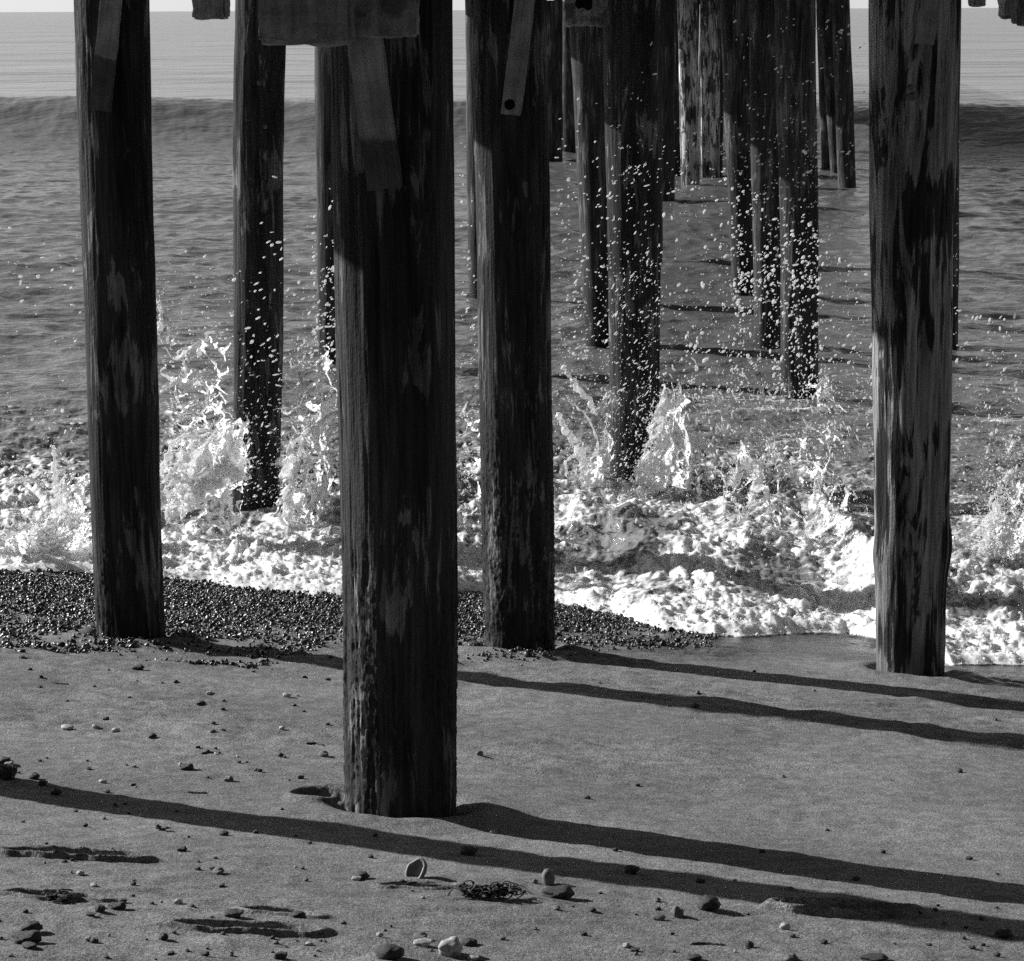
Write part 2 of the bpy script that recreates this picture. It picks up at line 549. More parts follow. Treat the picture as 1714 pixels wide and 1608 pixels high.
# crowded far bents
AX = .1
def axis_x(Y): return .05 + AX * (Y - 11)
rr = random.Random(5)
for k, Y in enumerate((46, 54.5, 64, 75, 88, 104)):
    for j, off in enumerate((-2.05, -.1, .75, 2.0)):
        if Y < 58 and off < -1: continue
        x = axis_x(Y) + off + rr.uniform(-.2, .2)
        pb = np.array([x, Y + rr.uniform(-.6, .6), 0.0]); r = rr.uniform(.15, .19)
        g = (pb, pb + np.array([rr.uniform(-.12, .12), 0, 3.5]), r, r * 1.12)
        o = build_pile('pier_pile', g, M['pile_far'], 16, 24, .03, 60 + k * 4 + j, None, -1.5)
        tag(o, 'far slender pile among those crowded together under the seaward end of the pier', 'pile', 'crowded far piles under the seaward end')

# ------------------------------------------------------------------ deck
def box_np(sx, sy, sz, n=(1, 1, 1), noise=0.0, seed=0):
    bm = bmesh.new(); bmesh.ops.create_cube(bm, size=1.0)
    for v in bm.verts: v.co = Vector((v.co.x * sx, v.co.y * sy, v.co.z * sz))
    bmesh.ops.bevel(bm, geom=bm.edges[:], offset=min(sx, sy, sz) * .06, segments=2, affect='EDGES')
    if noise:
        L = max(sx, sy, sz) / 14
        for _ in range(4):
            es = [e for e in bm.edges if e.calc_length() > L]
            if not es: break
            bmesh.ops.subdivide_edges(bm, edges=es, cuts=1, use_grid_fill=True)
        bmesh.ops.triangulate(bm, faces=bm.faces[:])
        P = np.array([v.co[:] for v in bm.verts])
        nrm = np.array([v.normal[:] for v in bm.verts])
        d = fbm(P[:, 0] * 9 + seed, P[:, 1] * 9, P[:, 2] * 9, 4) * noise
        for v, dd, nn in zip(bm.verts, d, nrm): v.co += Vector(nn * dd)
    me = bpy.data.meshes.new('box'); bm.to_mesh(me); bm.free()
    return me


deck = empty('pier_deck', (axis_x(50), 50, CAP_Z))
tag(deck, 'dark timber pier deck overhead carried on cap beams', 'pier deck')
ang = -math.atan(AX)
bm = bmesh.new()
y = -58.0
while y < 60:
    r = bmesh.ops.create_cube(bm, size=1.0)
    for v in r['verts']: v.co = Vector((v.co.x * 5.6, v.co.y * .19 + y, v.co.z * .07 + .655))
    y += .2
me = bpy.data.meshes.new('deck_boards'); bm.to_mesh(me); bm.free()
o = link('deck_boards', me, M['deck'], deck); o.rotation_euler.z = ang
for sx in (-2.5, -1.5, -.5, .5, 1.5, 2.5):
    o = link('stringer', box_np(.16, 118, .31), M['deck'], deck, (0, 0, .46)); o.rotation_euler.z = ang
    o.location = Vector((math.cos(ang) * sx, math.sin(ang) * sx, .46))
for Y in (6.7, 11.2, 15.7, 21.5, 26.5, 33, 38, 43, 46, 50, 54.5, 59, 64, 69, 75, 81, 88, 96, 104):
    o = link('cap_beam', box_np(5.3, .3, .3), M['deck'], deck, (axis_x(Y) - axis_x(50), Y - 50, .155)); o.rotation_euler.z = ang

# ------------------------------------------------------------------ braces and hanging blocks
def stain_attr(me, fn):
    n = len(me.vertices); P = np.empty(n * 3, np.float32); me.vertices.foreach_get('co', P)
    at = me.attributes.new('stain', 'FLOAT', 'POINT'); at.data.foreach_set('value', fn(P.reshape(-1, 3)).astype(np.float32))


def brace(a, b, Y, wpx, label, extend=.45, dark_end=.0, thick=.05, hole=None):
    A = at_y(np.array(a[0], float), np.array(a[1], float), Y); B = at_y(np.array(b[0], float), np.array(b[1], float), Y)
    d = (A - B); L0 = np.linalg.norm(d); d /= L0
    L = L0 + extend
    w = wpx * Y / F0 * 1.02
    me = box_np(w, thick, L, noise=.006, seed=a[0])
    stain_attr(me, lambda P: 1 - sst(dark_end - .11, dark_end + .11, P[:, 2] + L / 2) if dark_end > 0 else np.zeros(len(P)))
    root = link('diagonal_brace', me, M['brace'])
    root.location = Vector(B + d * L / 2)
    root.rotation_euler = (0, math.atan2(d[0], d[2]), 0)
    tag(root, label, 'brace', 'diagonal braces bolted to the piles')
    if hole:
        p = at_y(np.array(hole[0], float), np.array(hole[1], float), Y - thick / 2)
        r = hole[2] * Y / F0
        V, F = ICO2
        h = link('bolt_hole', mesh_np('bolt_hole', V * np.array([r, .008, r]), F), M['hole'], root)
        inv = root.rotation_euler.to_matrix().transposed()
        h.location = inv @ (Vector(p) - root.location); h.rotation_euler = (0, -root.rotation_euler.y, 0)
    return root


y1 = G1[0][1] - G1[2]; ym = GM[0][1] - GM[2]; yl = GL[0][1] - GL[2]; yr = GR[0][1] - GR[2]
brace((612, 70), (645, 316), y1 - .02, 57, 'wide diagonal board with a dark lower end on the front of the nearest pile', .3, .15)
brace((879, 0), (855, 192), ym - .02, 33, 'thin pale diagonal board with a round hole near its end on the crusted pile', .3, .0, .04, (853, 175, 9))
brace((186, 0), (168, 185), yl - .02, 34, 'peeling diagonal board tapering down the top of the left pile', .3, .25, .04)
brace((1555, 0), (1546, 74), yr - .025, 32, 'short pale board end at the top of the worn pile', .3, .0, .04)


def hang_block(x0, x1, yb, Y, thick, label, hole=None, seed=0, tilt=0.0, cat='timber block'):
    a = at_y(np.array(x0, float), np.array(yb, float), Y); b = at_y(np.array(x1, float), np.array(yb, float), Y)
    zt = CAP_Z + .02
    h = zt - a[2]
    me = box_np(abs(b[0] - a[0]), thick, h, noise=.012, seed=seed)
    stain_attr(me, lambda P: fbm(P[:, 0] * 5 + seed, P[:, 1] * 5, P[:, 2] * 5, 3) * .5 + .35)
    o = link('timber_block', me, M['block'], loc=((a[0] + b[0]) / 2, Y + thick / 2, (zt + a[2]) / 2))
    o.rotation_euler = (0, tilt, 0)
    tag(o, label, cat, 'timber blocks hanging under the deck')
    if hole:
        p = at_y(np.array(hole[0], float), np.array(hole[1], float), Y)
        r = hole[2] * Y / F0; V, F = ICO2
        hh = link('bolt_hole', mesh_np('bolt_hole', V * np.array([r, .008, r]), F), M['hole'], o)
        hh.location = Vector(p) - o.location
    return o


hang_block(434, 592, 74, y1 - .24, .2, 'big pale square timber block at the top, left of the nearest pile', None, 3, .03)
hang_block(588, 701, 62, y1 - .14, .11, 'darker timber block across the front of the nearest pile, right of the big pale one', None, 8, .02)
hang_block(322, 378, 32, 14.2, .25, 'small dark block hanging against the sky left of the pile with white drops', None, 12)
hang_block(946, 1018, 43, 14.6, .2, 'block with a round dark hole above the pile in the V shaped splash', (977, 6, 15), 17)
hang_block(1630, 1652, 10, 13.6, .2, 'small block barely showing at the top edge right of the worn pile', None, 21)
hang_block(1682, 1712, 29, 11.6, .2, 'taller dark block at the top right corner against the sea', None, 25)
hang_block(1708, 1740, 40, 10.4, .2, 'block cut by the right edge of the view in the top corner', None, 29)

# ------------------------------------------------------------------ sand
PRINTS = []   # (cx, cy, hx, hy, depth, angle)
for (x, y, hx, hy, dep, an) in ((122, 1434, .165, .03, .024, -.02), (412, 1557, .15, .032, .02, .0), (1415, 1527, .16, .04, .035, -.12), (540, 1341, .09, .10, .025, 0), (700, 1484, .09, .03, .012, 0), (95, 1505, .11, .03, .014, 0), (470, 1528, .09, .03, .012, .2)):
    p = hit_ground(np.array(float(x)), np.array(float(y))); PRINTS.append((p[0], p[1], hx, hy, dep, an))


def shore(x):
    xs = np.array([s[0] for s in SHORE]); ys = np.array([s[1] for s in SHORE])
    return np.interp(x, xs, ys) + .10 * pn(np.asarray(x) * 2.3, 3.3) + .05 * pn(np.asarray(x) * 7, 8.1) + .02 * pn(np.asarray(x) * 19, 1.1)


SHORE = []
for (x, y) in ((-250, 958), (0, 955), (150, 960), (285, 970), (420, 985), (570, 1000), (700, 990), (800, 992), (935, 1010), (1030, 1030), (1110, 1056), (1200, 1066), (1330, 1062), (1420, 1060), (1480, 1072), (1590, 1112), (1714, 1114), (1950, 1130)):
    p = hit_ground(np.array(float(x)), np.array(float(y))); SHORE.append((p[0], p[1]))

PILE_FEET = [(g[0][0], g[0][1], g[2]) for g in (G1, GL, GM, GR, GO)]


def sand_z(x, y):
    z = ground(x, y)
    dry = 1 - sst(8.5, 11.5, y)
    z = z + .010 * fbm(x * 1.3, y * 1.3, 2.2, 3) * (.6 + .4 * dry)
    z = z + .004 * fbm(x * 9, y * 9, 4.0, 3)
    # swash ripples, slanting
    rip = pn((x * .9 + y * 1.6) * 7.0, (x * 1.2 - y) * 2.2, 3.0) + .5 * pn((x * .7 + y * 1.8) * 15.0, (x * 1.2 - y) * 5, 6.0)
    z = z + .018 * rip * sst(.0, .35, pn(x * .8 + 5, y * .8, 1.3) + .25) * sst(6.6, 8.0, y)
    # trampled lumps in the foreground
    z = z + .010 * np.maximum(fbm(x * 5, y * 5, 7.7, 3), 0) * (1 - sst(5.0, 6.2, y))
    for (cx, cy, r) in PILE_FEET:
        d = np.hypot(x - cx, y - cy)
        z = z + .03 * np.exp(-((d - r - .10) / .12) ** 2) - .03 * np.exp(-((d - r) / .05) ** 2)
    for (cx, cy, hx, hy, dep, an) in PRINTS:
        dx = (x - cx) * math.cos(an) - (y - cy) * math.sin(an); dy = (x - cx) * math.sin(an) + (y - cy) * math.cos(an)
        dy = dy + .02 * pn(x * 14, cy * 9)
        q = np.sqrt((dx / hx) ** 2 + (dy / hy) ** 2)
        z = z - dep * (1 - sst(.82, 1.0, q + .12 * pn(x * 30, y * 30, 2.2))) * (1 + .5 * pn(x * 25, y * 25))
        z = z + dep * .7 * np.exp(-((q - 1.2) / .18) ** 2)
    return z


def fan_mesh(us, ys, ymin=4.2):
    U, Y = np.meshgrid(us, ys)
    return U * np.maximum(Y, ymin), Y


us = np.concatenate([np.linspace(-9, -.62, 14), np.linspace(-.6, -.31, 40), np.linspace(-.3, .3, 820), np.linspace(.31, .6, 40), np.linspace(.62, 9, 14)])
ys = [4.2]
while ys[-1] < 13.2: ys.append(ys[-1] + max(.0035, ys[-1] ** 2 / (2150 * 2.6)) * 1.1)
ys = np.concatenate([np.linspace(-14, 4.1, 60), ys, np.linspace(13.4, 30, 50), np.linspace(32, 220, 30)])
X, Y = fan_mesh(us, ys)
Z = sand_z(X, Y)
t = Y - shore(X)
wet = sst(-1.6, -.25, t + .5 * fbm(X * .9, Y * .9, 9, 3)) * sst(-1.5, 1.2, X + .6 * (Y - 10.4))
wet = np.maximum(wet, np.maximum(sst(-.45, .0, t), sst(-1.75, -.9, t + .35 * fbm(X * 2, Y * 2, 5, 2)) * (1 - sst(.2, .9, X))))
me = mesh_np('sand_beach', np.stack([X, Y, Z], -1).reshape(-1, 3), grid_faces(*X.shape), attrs={'wet': wet})
tag(link('sand_beach', me, M['sand']), 'grey beach sand sloping down to the wash, with footprints and long pile shadows', 'sand', None, 'structure')

# added unseen rise behind the camera, keeps low sky light off pile fronts
yy = np.concatenate([np.linspace(-13.9, -60, 70)]); xx = np.linspace(-160, 160, 160)
Xb, Yb = np.meshgrid(xx, yy)
Zb = 1.75 + 13 * sst(-15, -34, Yb + 2.5 * pn(Xb * .08, 3.0)) + .8 * fbm(Xb * .2, Yb * .2, 1.0, 4)
me = mesh_np('sky_blocker', np.stack([Xb, Yb, Zb], -1).reshape(-1, 3), grid_faces(*Xb.shape)[:, ::-1])
tag(link('sky_blocker', me, M['blocker_dark']), 'added dark rise behind the camera, out of view, blocking low sky light', 'sky_blocker', None, 'structure')

# ------------------------------------------------------------------ sea
BLOBS = []
for (x, y, rx, ry, a) in (
        (60, 905, 110, 40, .5), (360, 930, 110, 28, .45), (500, 930, 90, 40, .5), (420, 965, 180, 22, .5),
        (350, 868, 75, 20, -.9), (250, 800, 90, 40, -.05), (960, 985, 60, 35, .45), (1065, 885, 85, 34, -1.1), (1060, 836, 75, 16, .6),
        (1180, 945, 70, 45, .55), (1150, 1030, 80, 30, .4), (1305, 935, 65, 26, -.7), (1400, 985, 90, 45, .5), (1300, 1035, 80, 28, .35),
        (1260, 975, 40, 20, -.5), (1620, 1012, 45, 12, -.8), (1660, 1065, 80, 45, .4), (1665, 900, 70, 50, .35), (1330, 672, 130, 5, .5), (1330, 690, 150, 4, .5), (1660, 708, 60, 4, .45),
        (1400, 850, 60, 30, .1), (1220, 850, 60, 40, .05)):
    p = at_y(np.array(float(x)), np.array(float(y)), 10.0) - ORG
    dist = -CAM_Z / p[2]; c = ORG + p * dist
    p2 = at_y(np.array(float(x)), np.array(float(y - ry)), 10.0) - ORG; c2 = ORG + p2 * (-CAM_Z / p2[2])
    p3 = at_y(np.array(float(x)), np.array(float(y + ry)), 10.0) - ORG; c3 = ORG + p3 * (-CAM_Z / p3[2])
    BLOBS.append((c[0], c[1], rx * c[1] / F0, (c2[1] - c3[1]) / 2, a))


def sea_base(x, y):
    yc = 60 - .26 * np.clip(x, -30, 30) + 1.2 * pn(x * .12, 2.0)
    s = y - yc
    amp = 1.0 + .12 * pn(x * .2, 5.0)
    sw = amp * np.where(s < 0, np.exp(-(s / 2.7) ** 2), np.exp(-(s / 8.0) ** 2))
    s2 = y - (40 + .1 * x + 1.5 * pn(x * .15, 7.7))
    sw = sw + .10 * np.exp(-(s2 / 3) ** 2)
    fade = sst(12.0, 17.0, y)
    ch = .045 * pn(x / 6, y / 4.2, .5) + .05 * pn(x / 1.8, y / 1.1, 1.5) + .06 * (.3 - np.abs(pn(x / 1.1, y / .75, 2.5))) + .048 * (.3 - np.abs(pn(x / .5, y / .36, 3.5))) + .016 * pn(x / .22, y / .16, 4.5)
    return sw, ch, fade


def sea_far(x, y):
    sw, ch, fade = sea_base(x, y)
    o = np.zeros_like(x)
    return sw + ch * (.35 + .65 * fade), o, np.exp(-((y - 12) / 7.0) ** 2)


def sea_fields(x, y, detail=True):
    sw, ch, fade = sea_base(x, y)
    t = y - shore(x)
    base = sw + ch * (.35 + .65 * fade)
    # breaking bore a little way out from the edge
    hb = .10 + .12 * pn(x * .8, 4.4) + .1 * pn(x * 2.1, 6.6)
    bore = np.maximum(hb * (1 - .85 * np.exp(-((x - .8) / .6) ** 2)), .02) * np.exp(-((t - 2.1 - .5 * pn(x * .7, 9.9)) / .8) ** 2)
    lump = .05 * fbm(x * 3.0, y * 2.2, 3.3, 3) * np.exp(-((t - 2.2) / 2.2) ** 2)
    g = ground(x, y)
    tp = np.maximum(t, 0)
    cap = .008 + .15 * tp ** .9 + .018 * sst(0, .12, t) + .5 * sst(1.0, 4.0, t) + 4 * sst(3.5, 6.5, t)
    z = g + np.minimum(np.maximum(base + bore + lump - g, .02 * sst(0, .1, t)), cap)
    z = np.where(t < 0, g - .12 * sst(0, .12, -t) + .01, z)
    # foam density
    n = fbm(x * 1.5, y * 1.1, 6.0, 4)
    F = .58 * np.exp(-((t - .2) / .6) ** 2) + .40 * np.exp(-((t - 1.5) / 1.7) ** 2) + .55 * n * np.exp(-((t - 1.6) / 3.6) ** 2)
    for (cx, cy, rx, ry, a) in BLOBS:
        F = F + a * np.exp(-((x - cx) / rx) ** 2 - ((y - cy) / ry) ** 2)
    wx = .5 * fbm(x * 1.7, y * 1.7, 1.0, 2); wy = .5 * fbm(x * 1.7, y * 1.7, 4.0, 2)
    web1, web2 = worley(x * 1.9 + wx, y * 1.2 + wy, 5)
    web3, web4 = worley(x * 4.1 + wy * 2, y * 2.6 + wx * 2, 15)
    tor = np.clip(.66 + .7 * fbm(x * .6, y * .45, 12.0, 3), 0, 1.2) * np.exp(-(np.maximum(t - 1, 0) / 5.5) ** 2)
    F = F + tor * (.62 * (1 - sst(.02, .16, web2 - web1)) + .30 * (1 - sst(.02, .2, web4 - web3)))
    F = np.where(t < -.01, 0, F)
    if detail:
        fm = sst(.25, .7, F)
        f1 = fbm(x * 6 + y * 2.5, y * 4.6, 1.0, 3, .42)
        bil = np.abs(f1) * 1.5 + .5 * np.abs(pn(x * 17 + y * 4, y * 13, 3.0))
        big = fbm(x * 3.2 - y * 1.5, y * 2.6, 2.7, 3)
        z = z + fm * (.04 * bil * (.4 + np.clip(big + .4, 0, 1.2)) + .012 * np.abs(pn(x * 34, y * 28, 2.0)) - .012) * sst(0, .22, t)
        z = z + (.012 * fbm(x * 13, y * 8, 8.0, 3) + .03 * fbm(x * 5, y * 4, 8.5, 3) + .012 * np.abs(pn(x * 24, y * 15, 4.5))) * np.exp(-((t - 2.5) / 3.5) ** 2) * sst(0, .3, t)
    murk = np.exp(-(np.maximum(t, 0) / 7.0) ** 2)
    return z, np.clip(F, 0, 1.3), murk


us = np.concatenate([np.linspace(-4, -.5, 14), np.linspace(-.48, -.29, 60), np.linspace(-.285, .285, 900), np.linspace(.29, .48, 60), np.linspace(.5, 4, 14)])
ys = [10.7]
while ys[-1] < 17: ys.append(ys[-1] + .02)
while ys[-1] < 80: ys.append(ys[-1] * (1 + max(.0016, ys[-1] / (2150 * 3.5) * .55)))
while ys[-1] < 6000: ys.append(ys[-1] * 1.06)
ys = np.array(ys)
X, Y = fan_mesh(us, ys)
_k = int((ys < 23).sum())
_a = sea_fields(X[:_k], Y[:_k]); _b = sea_far(X[_k:], Y[_k:])
Z, Fo, Mu = [np.concatenate([p_, q_]) for p_, q_ in zip(_a, _b)]
farf = sst(64, 110, Y)
Z = Z * (1 - farf) + 0 * farf
keep = (Y - shore(X)) > -.5
FQ = grid_faces(*X.shape)
FQ = FQ[keep.ravel()[FQ].any(1)]
me = mesh_np('sea', np.stack([X, Y, Z], -1).reshape(-1, 3), FQ, attrs={'foam': Fo, 'murk': Mu})
tag(link('sea', me, M['sea']), 'rippled grey sea with one dark swell and white broken wash along the beach', 'sea', None, 'structure')

# ------------------------------------------------------------------ foam bubbles and lumps on the wash
n = 90000
bx = RNG.uniform(-3.6, 3.8, n); by = shore(bx) + np.abs(RNG.normal(0, 1.3, n)) - .03
bz, bf, _ = sea_fields(bx, by)
dens = sst(.45, .85, bf + .25 * fbm(bx * 6, by * 6, 2, 2))
k = RNG.uniform(size=n) < dens * .05
bx, by, bz = bx[k], by[k], bz[k]
r = np.exp(RNG.normal(math.log(.005), .5, len(bx)))
mats = rand_rot(len(bx), RNG) * (r[:, None] * RNG.uniform(.6, 1.35, (len(bx), 3)))[:, None, :]
V, F = instance_mesh(ICO2, mats, np.stack([bx, by, bz + r * .3], -1))
V = V + .006 * np.stack([pn(V[:, 0] * 50, V[:, 1] * 50, V[:, 2] * 50 + i * 9) for i in range(3)], -1)
tag(link('foam_lumps', mesh_np('foam_lumps', V, F), M['foam']), 'lumpy white foam heaped along the front edge of the wash', 'foam', None, 'stuff')

# ------------------------------------------------------------------ splashes
def P3(x, y, Y): return at_y(np.array(float(x)), np.array(float(y)), Y)


def lace(corners, Y, cell, width, solid, seed, bow=.15, gain=1.0, stretch=1.6):
    """a curved torn sheet of white water; strands have thickness, holes are real"""
    BL, BR, TR, TL = [np.array(c, float) for c in corners]
    wpx = max(np.linalg.norm(BR - BL), np.linalg.norm(TR - TL)); hpx = max(np.linalg.norm(TL - BL), np.linalg.norm(TR - BR))
    nc, nr = int(wpx / 1.7) + 4, int(hpx / 1.7) + 4
    S, T = np.meshgrid(np.linspace(0, 1, nc), np.linspace(0, 1, nr))
    px = (BL[0] * (1 - S) + BR[0] * S) * (1 - T) + (TL[0] * (1 - S) + TR[0] * S) * T
    py = (BL[1] * (1 - S) + BR[1] * S) * (1 - T) + (TL[1] * (1 - S) + TR[1] * S) * T
    px0, py0 = px.copy(), py.copy()
    px = px + 9 * fbm(px0 / 45 + seed, py0 / 45, 0, 3); py = py + 9 * fbm(px0 / 45 + seed + 40, py0 / 45, 0, 3)
    dep = Y - bow * np.sin(S * math.pi) + .12 * fbm(px0 / 60 + seed, py0 / 60, 3.0, 3)
    a = S * wpx / cell; b = T * hpx / (cell * stretch)
    wx = .6 * fbm(a * .9 + seed, b * .9, 1, 2, .35); wy = .6 * fbm(a * .9 + seed + 9, b * .9, 2, 2, .35)
    f1, f2 = worley(a + wx, b + wy, seed)
    e = f2 - f1
    g1, g2 = worley(a * 2.3 + wy * 2, b * 2.1 + wx * 2, seed + 13)
    e2 = g2 - g1
    edge = np.minimum(np.minimum(S, 1 - S) * 5, np.minimum(1.0, (1 - T) * 4))
    edge = np.clip(edge, 0, 1)
    loc = (solid + (1 - T) * .25) + .55 * fbm(a * .5 + seed, b * .5, 4, 3)
    wdt = width * (.55 + .9 * np.clip(loc, -.3, 1.4)) * (.35 + .65 * edge)
    val = np.maximum(wdt - e, (wdt * .55 - e2) * .7)
    val = np.maximum(val, (loc - .95) * .4)
    val = val - (1 - edge) * .10 - .08 * np.maximum(0, pn(a * .8 + 3, b * .8 + seed))
    th = np.sqrt(np.clip(val, 0, .25)) * .034 * gain
    C = at_y(px, py, dep)
    view = (ORG - C); view /= np.linalg.norm(view, axis=-1)[..., None]
    rel = .035 * fbm(px0 / 22 + seed, py0 / 30, seed + 5.0, 3)
    Vf = C + view * (th + rel)[..., None]
    keepv = (val > 0)
    Fq = grid_faces(nr, nc)
    Fq = Fq[keepv.ravel()[Fq].sum(1) >= 3]
    return Vf.reshape(-1, 3), Fq


def strand(pts, rpx, Y, seed, taper=.35, n=60, k=7):
    """a rope of thrown water along photo points, with beads"""
    P = np.array([P3(p[0], p[1], Y + (p[2] if len(p) > 2 else 0)) for p in pts])
    tt = np.linspace(0, 1, len(P)); t = np.linspace(0, 1, n)
    # catmull by smoothing linear interpolation
    Q = np.stack([np.interp(t, tt, P[:, i]) for i in range(3)], -1)
    for _ in range(6): Q[1:-1] = (Q[:-2] + 2 * Q[1:-1] + Q[2:]) / 4
    Q[:, 0] += .02 * pn(t * 9, seed, 1.0); Q[:, 2] += .02 * pn(t * 9, seed, 5.0); Q[:, 1] += .03 * pn(t * 6, seed, 9.0)
    r = rpx / F0 * Y * (1 - (1 - taper) * t) * (.55 + .9 * np.clip(.5 + fbm(t * 14, seed, 2.0, 3), 0, 1.4))
    r[0] *= .3; r[-1] *= .2
    T = np.gradient(Q, axis=0); T /= np.linalg.norm(T, axis=1)[:, None]
    A = np.cross(T, np.array([0, 1.0, .1])); A /= np.linalg.norm(A, axis=1)[:, None] + 1e-9
    B = np.cross(T, A)
    th = np.linspace(0, 2 * math.pi, k, endpoint=False)
    V = Q[:, None, :] + r[:, None, None] * (np.cos(th)[None, :, None] * A[:, None, :] + np.sin(th)[None, :, None] * B[:, None, :])
    return V.reshape(-1, 3), grid_faces(n, k, True)


def merge(parts):
    Vs, Fs, o = [], [], 0
    tri = any(F.shape[1] == 3 for _, F in parts)
    for V, F in parts:
        if tri and F.shape[1] == 4: F = np.concatenate([F[:, [0, 1, 2]], F[:, [0, 2, 3]]])
        Vs.append(V); Fs.append(F + o); o += len(V)
    return np.concatenate(Vs), np.concatenate(Fs)


SP = {}
YA = PGEOM[11][0][1]; YB = PGEOM[12][0][1]
SP['white splash thrown up around the foot of the pile with white drops'] = [
    lace(((438, 915), (566, 940), (574, 600), (452, 655)), YA - .15, 46, .24, .0, 1, .25, 1.0, 2.1),
    lace(((445, 900), (560, 910), (566, 690), (470, 720)), YA - .4, 40, .22, .05, 2, .15, .9, 1.9),
    lace(((270, 880), (425, 806), (412, 690), (300, 735)), YA - .45, 40, .5, .75, 3, .2, 1.3, .8),
    lace(((280, 850), (420, 800), (412, 705), (320, 745)), YA - .55, 37, .5, .7, 4, .15, 1.2, .9),
    lace(((262, 770), (405, 770), (396, 540), (262, 505)), YA - .1, 46, .21, .0, 5, .2, .9, 1.0),
    lace(((262, 850), (380, 850), (330, 740), (258, 760)), YA - .5, 34, .2, .1, 6, .2, .9, 1.0),
    lace(((440, 660), (575, 700), (575, 560), (470, 575)), YA + .2, 36, .21, -.02, 7, .2, .8, 1.3),
    lace(((300, 900), (425, 880), (420, 800), (262, 830)), YA - .6, 40, .26, .15, 8, .2, 1.0, .9),
    lace(((264, 780), (400, 780), (396, 600), (264, 600)), YA + .3, 36, .2, .03, 9, .2, .8, .8),
    lace(((444, 930), (570, 930), (572, 640), (455, 700)), YA + .1, 34, .17, .1, 10, .2, .9, 1.8),
    strand([(270, 790), (290, 740), (330, 720), (385, 722)], 6, YA - .3, 1),
    strand([(480, 890), (474, 830), (492, 790), (488, 745), (520, 715), (560, 690)], 3.5, YA - .4, 3, .8), strand([(265, 560), (272, 525), (263, 500)], 5, YA - .2, 4),
    strand([(330, 590), (345, 575), (350, 555), (375, 560)], 5, YA - .2, 5), strand([(500, 690), (510, 650), (500, 625), (530, 615)], 5, YA, 6),
    strand([(268, 525), (285, 545), (280, 575)], 5, YA - .2, 7), strand([(500, 735), (512, 765), (505, 800), (525, 830), (520, 870)], 3, YA - .4, 8, .8), strand([(560, 700), (548, 740), (556, 780), (540, 815)], 3.5, YA - .3, 9, .8),
]
SP['V shaped white splash bursting on both sides of a dark pile'] = [
    lace(((1046, 838), (1160, 838), (1156, 625), (1104, 645)), YB - .35, 40, .44, .38, 21, .15, 1.2, 1.7),
    lace(((1052, 830), (1128, 828), (1138, 690), (1090, 700)), YB - .5, 34, .4, .3, 22, .1, 1.1, 1.6),
    lace(((962, 846), (1032, 838), (1024, 650), (1000, 745)), YB - .3, 33, .36, .35, 23, .1, 1.2, 1.5),
    lace(((965, 840), (1020, 830), (1012, 760), (975, 770)), YB - .45, 24, .5, .9, 24, .05, 1.1, 1.2),
    lace(((985, 868), (1150, 868), (1110, 815), (1030, 815)), YB - .6, 34, .5, .6, 25, .1, 1.3, .9),
    lace(((1120, 900), (1260, 880), (1230, 720), (1140, 720)), YB - .2, 40, .18, .05, 26, .2, .9, 1.5),
    lace(((1110, 860), (1200, 860), (1210, 690), (1135, 650)), YB - .1, 36, .2, .05, 27, .15, .9, 1.5),
    lace(((940, 870), (1010, 860), (1000, 770), (935, 760)), YB - .35, 34, .22, .05, 28, .1, .9, 1.2),
    strand([(985, 790), (965, 745), (945, 715), (932, 690)], 9, YB - .3, 21, .5), strand([(998, 695), (988, 672), (968, 650), (950, 625), (944, 612)], 5, YB - .2, 22, .8),
    strand([(1005, 780), (1000, 735), (985, 700), (965, 680), (940, 665)], 2.2, YB - .2, 23, .5), strand([(1000, 690), (1012, 670), (1018, 655)], 6, YB - .25, 24),
    strand([(1120, 680), (1130, 655), (1140, 640), (1148, 632)], 5, YB - .3, 25), strand([(950, 800), (946, 772), (965, 760), (975, 775)], 2, YB - .4, 26, .9),
    strand([(1150, 820), (1160, 770), (1170, 740)], 5, YB - .4, 27), strand([(1165, 860), (1172, 830), (1168, 800)], 5, YB - .8, 28),
]
SP['white plume of broken water behind the left pile'] = [
    lace(((-40, 955), (160, 950), (158, 850), (60, 880)), 14.0, 40, .5, .5, 31, .2, 1.4, .6),
    lace(((60, 930), (160, 930), (150, 770), (88, 790)), 14.4, 40, .24, .1, 32, .2, 1.0, 1.5),
    lace(((-40, 930), (80, 930), (60, 880), (-40, 900)), 13.8, 37, .4, .3, 33, .1, 1.2, .6),
    strand([(105, 880), (98, 830), (92, 790), (90, 745)], 7, 14.4, 31), strand([(20, 805), (50, 800), (72, 815)], 4, 14.8, 32),
]
SP['white plume of broken water at the right edge beside the worn pile'] = [
    lace(((1600, 950), (1730, 960), (1730, 800), (1655, 820)), 13.6, 37, .34, .3, 41, .2, 1.2, 1.2),
    lace(((1590, 900), (1730, 900), (1730, 700), (1600, 700)), 15.0, 40, .14, -.1, 42, .2, .8, 1.2),
    lace(((1625, 940), (1700, 940), (1705, 850), (1660, 850)), 13.4, 31, .4, .3, 43, .1, 1.1, 1.4),
    strand([(1672, 812), (1684, 803), (1696, 792)], 5, 13.8, 41, .9), strand([(1690, 760), (1700, 740)], 4, 14.0, 42, .9),
]
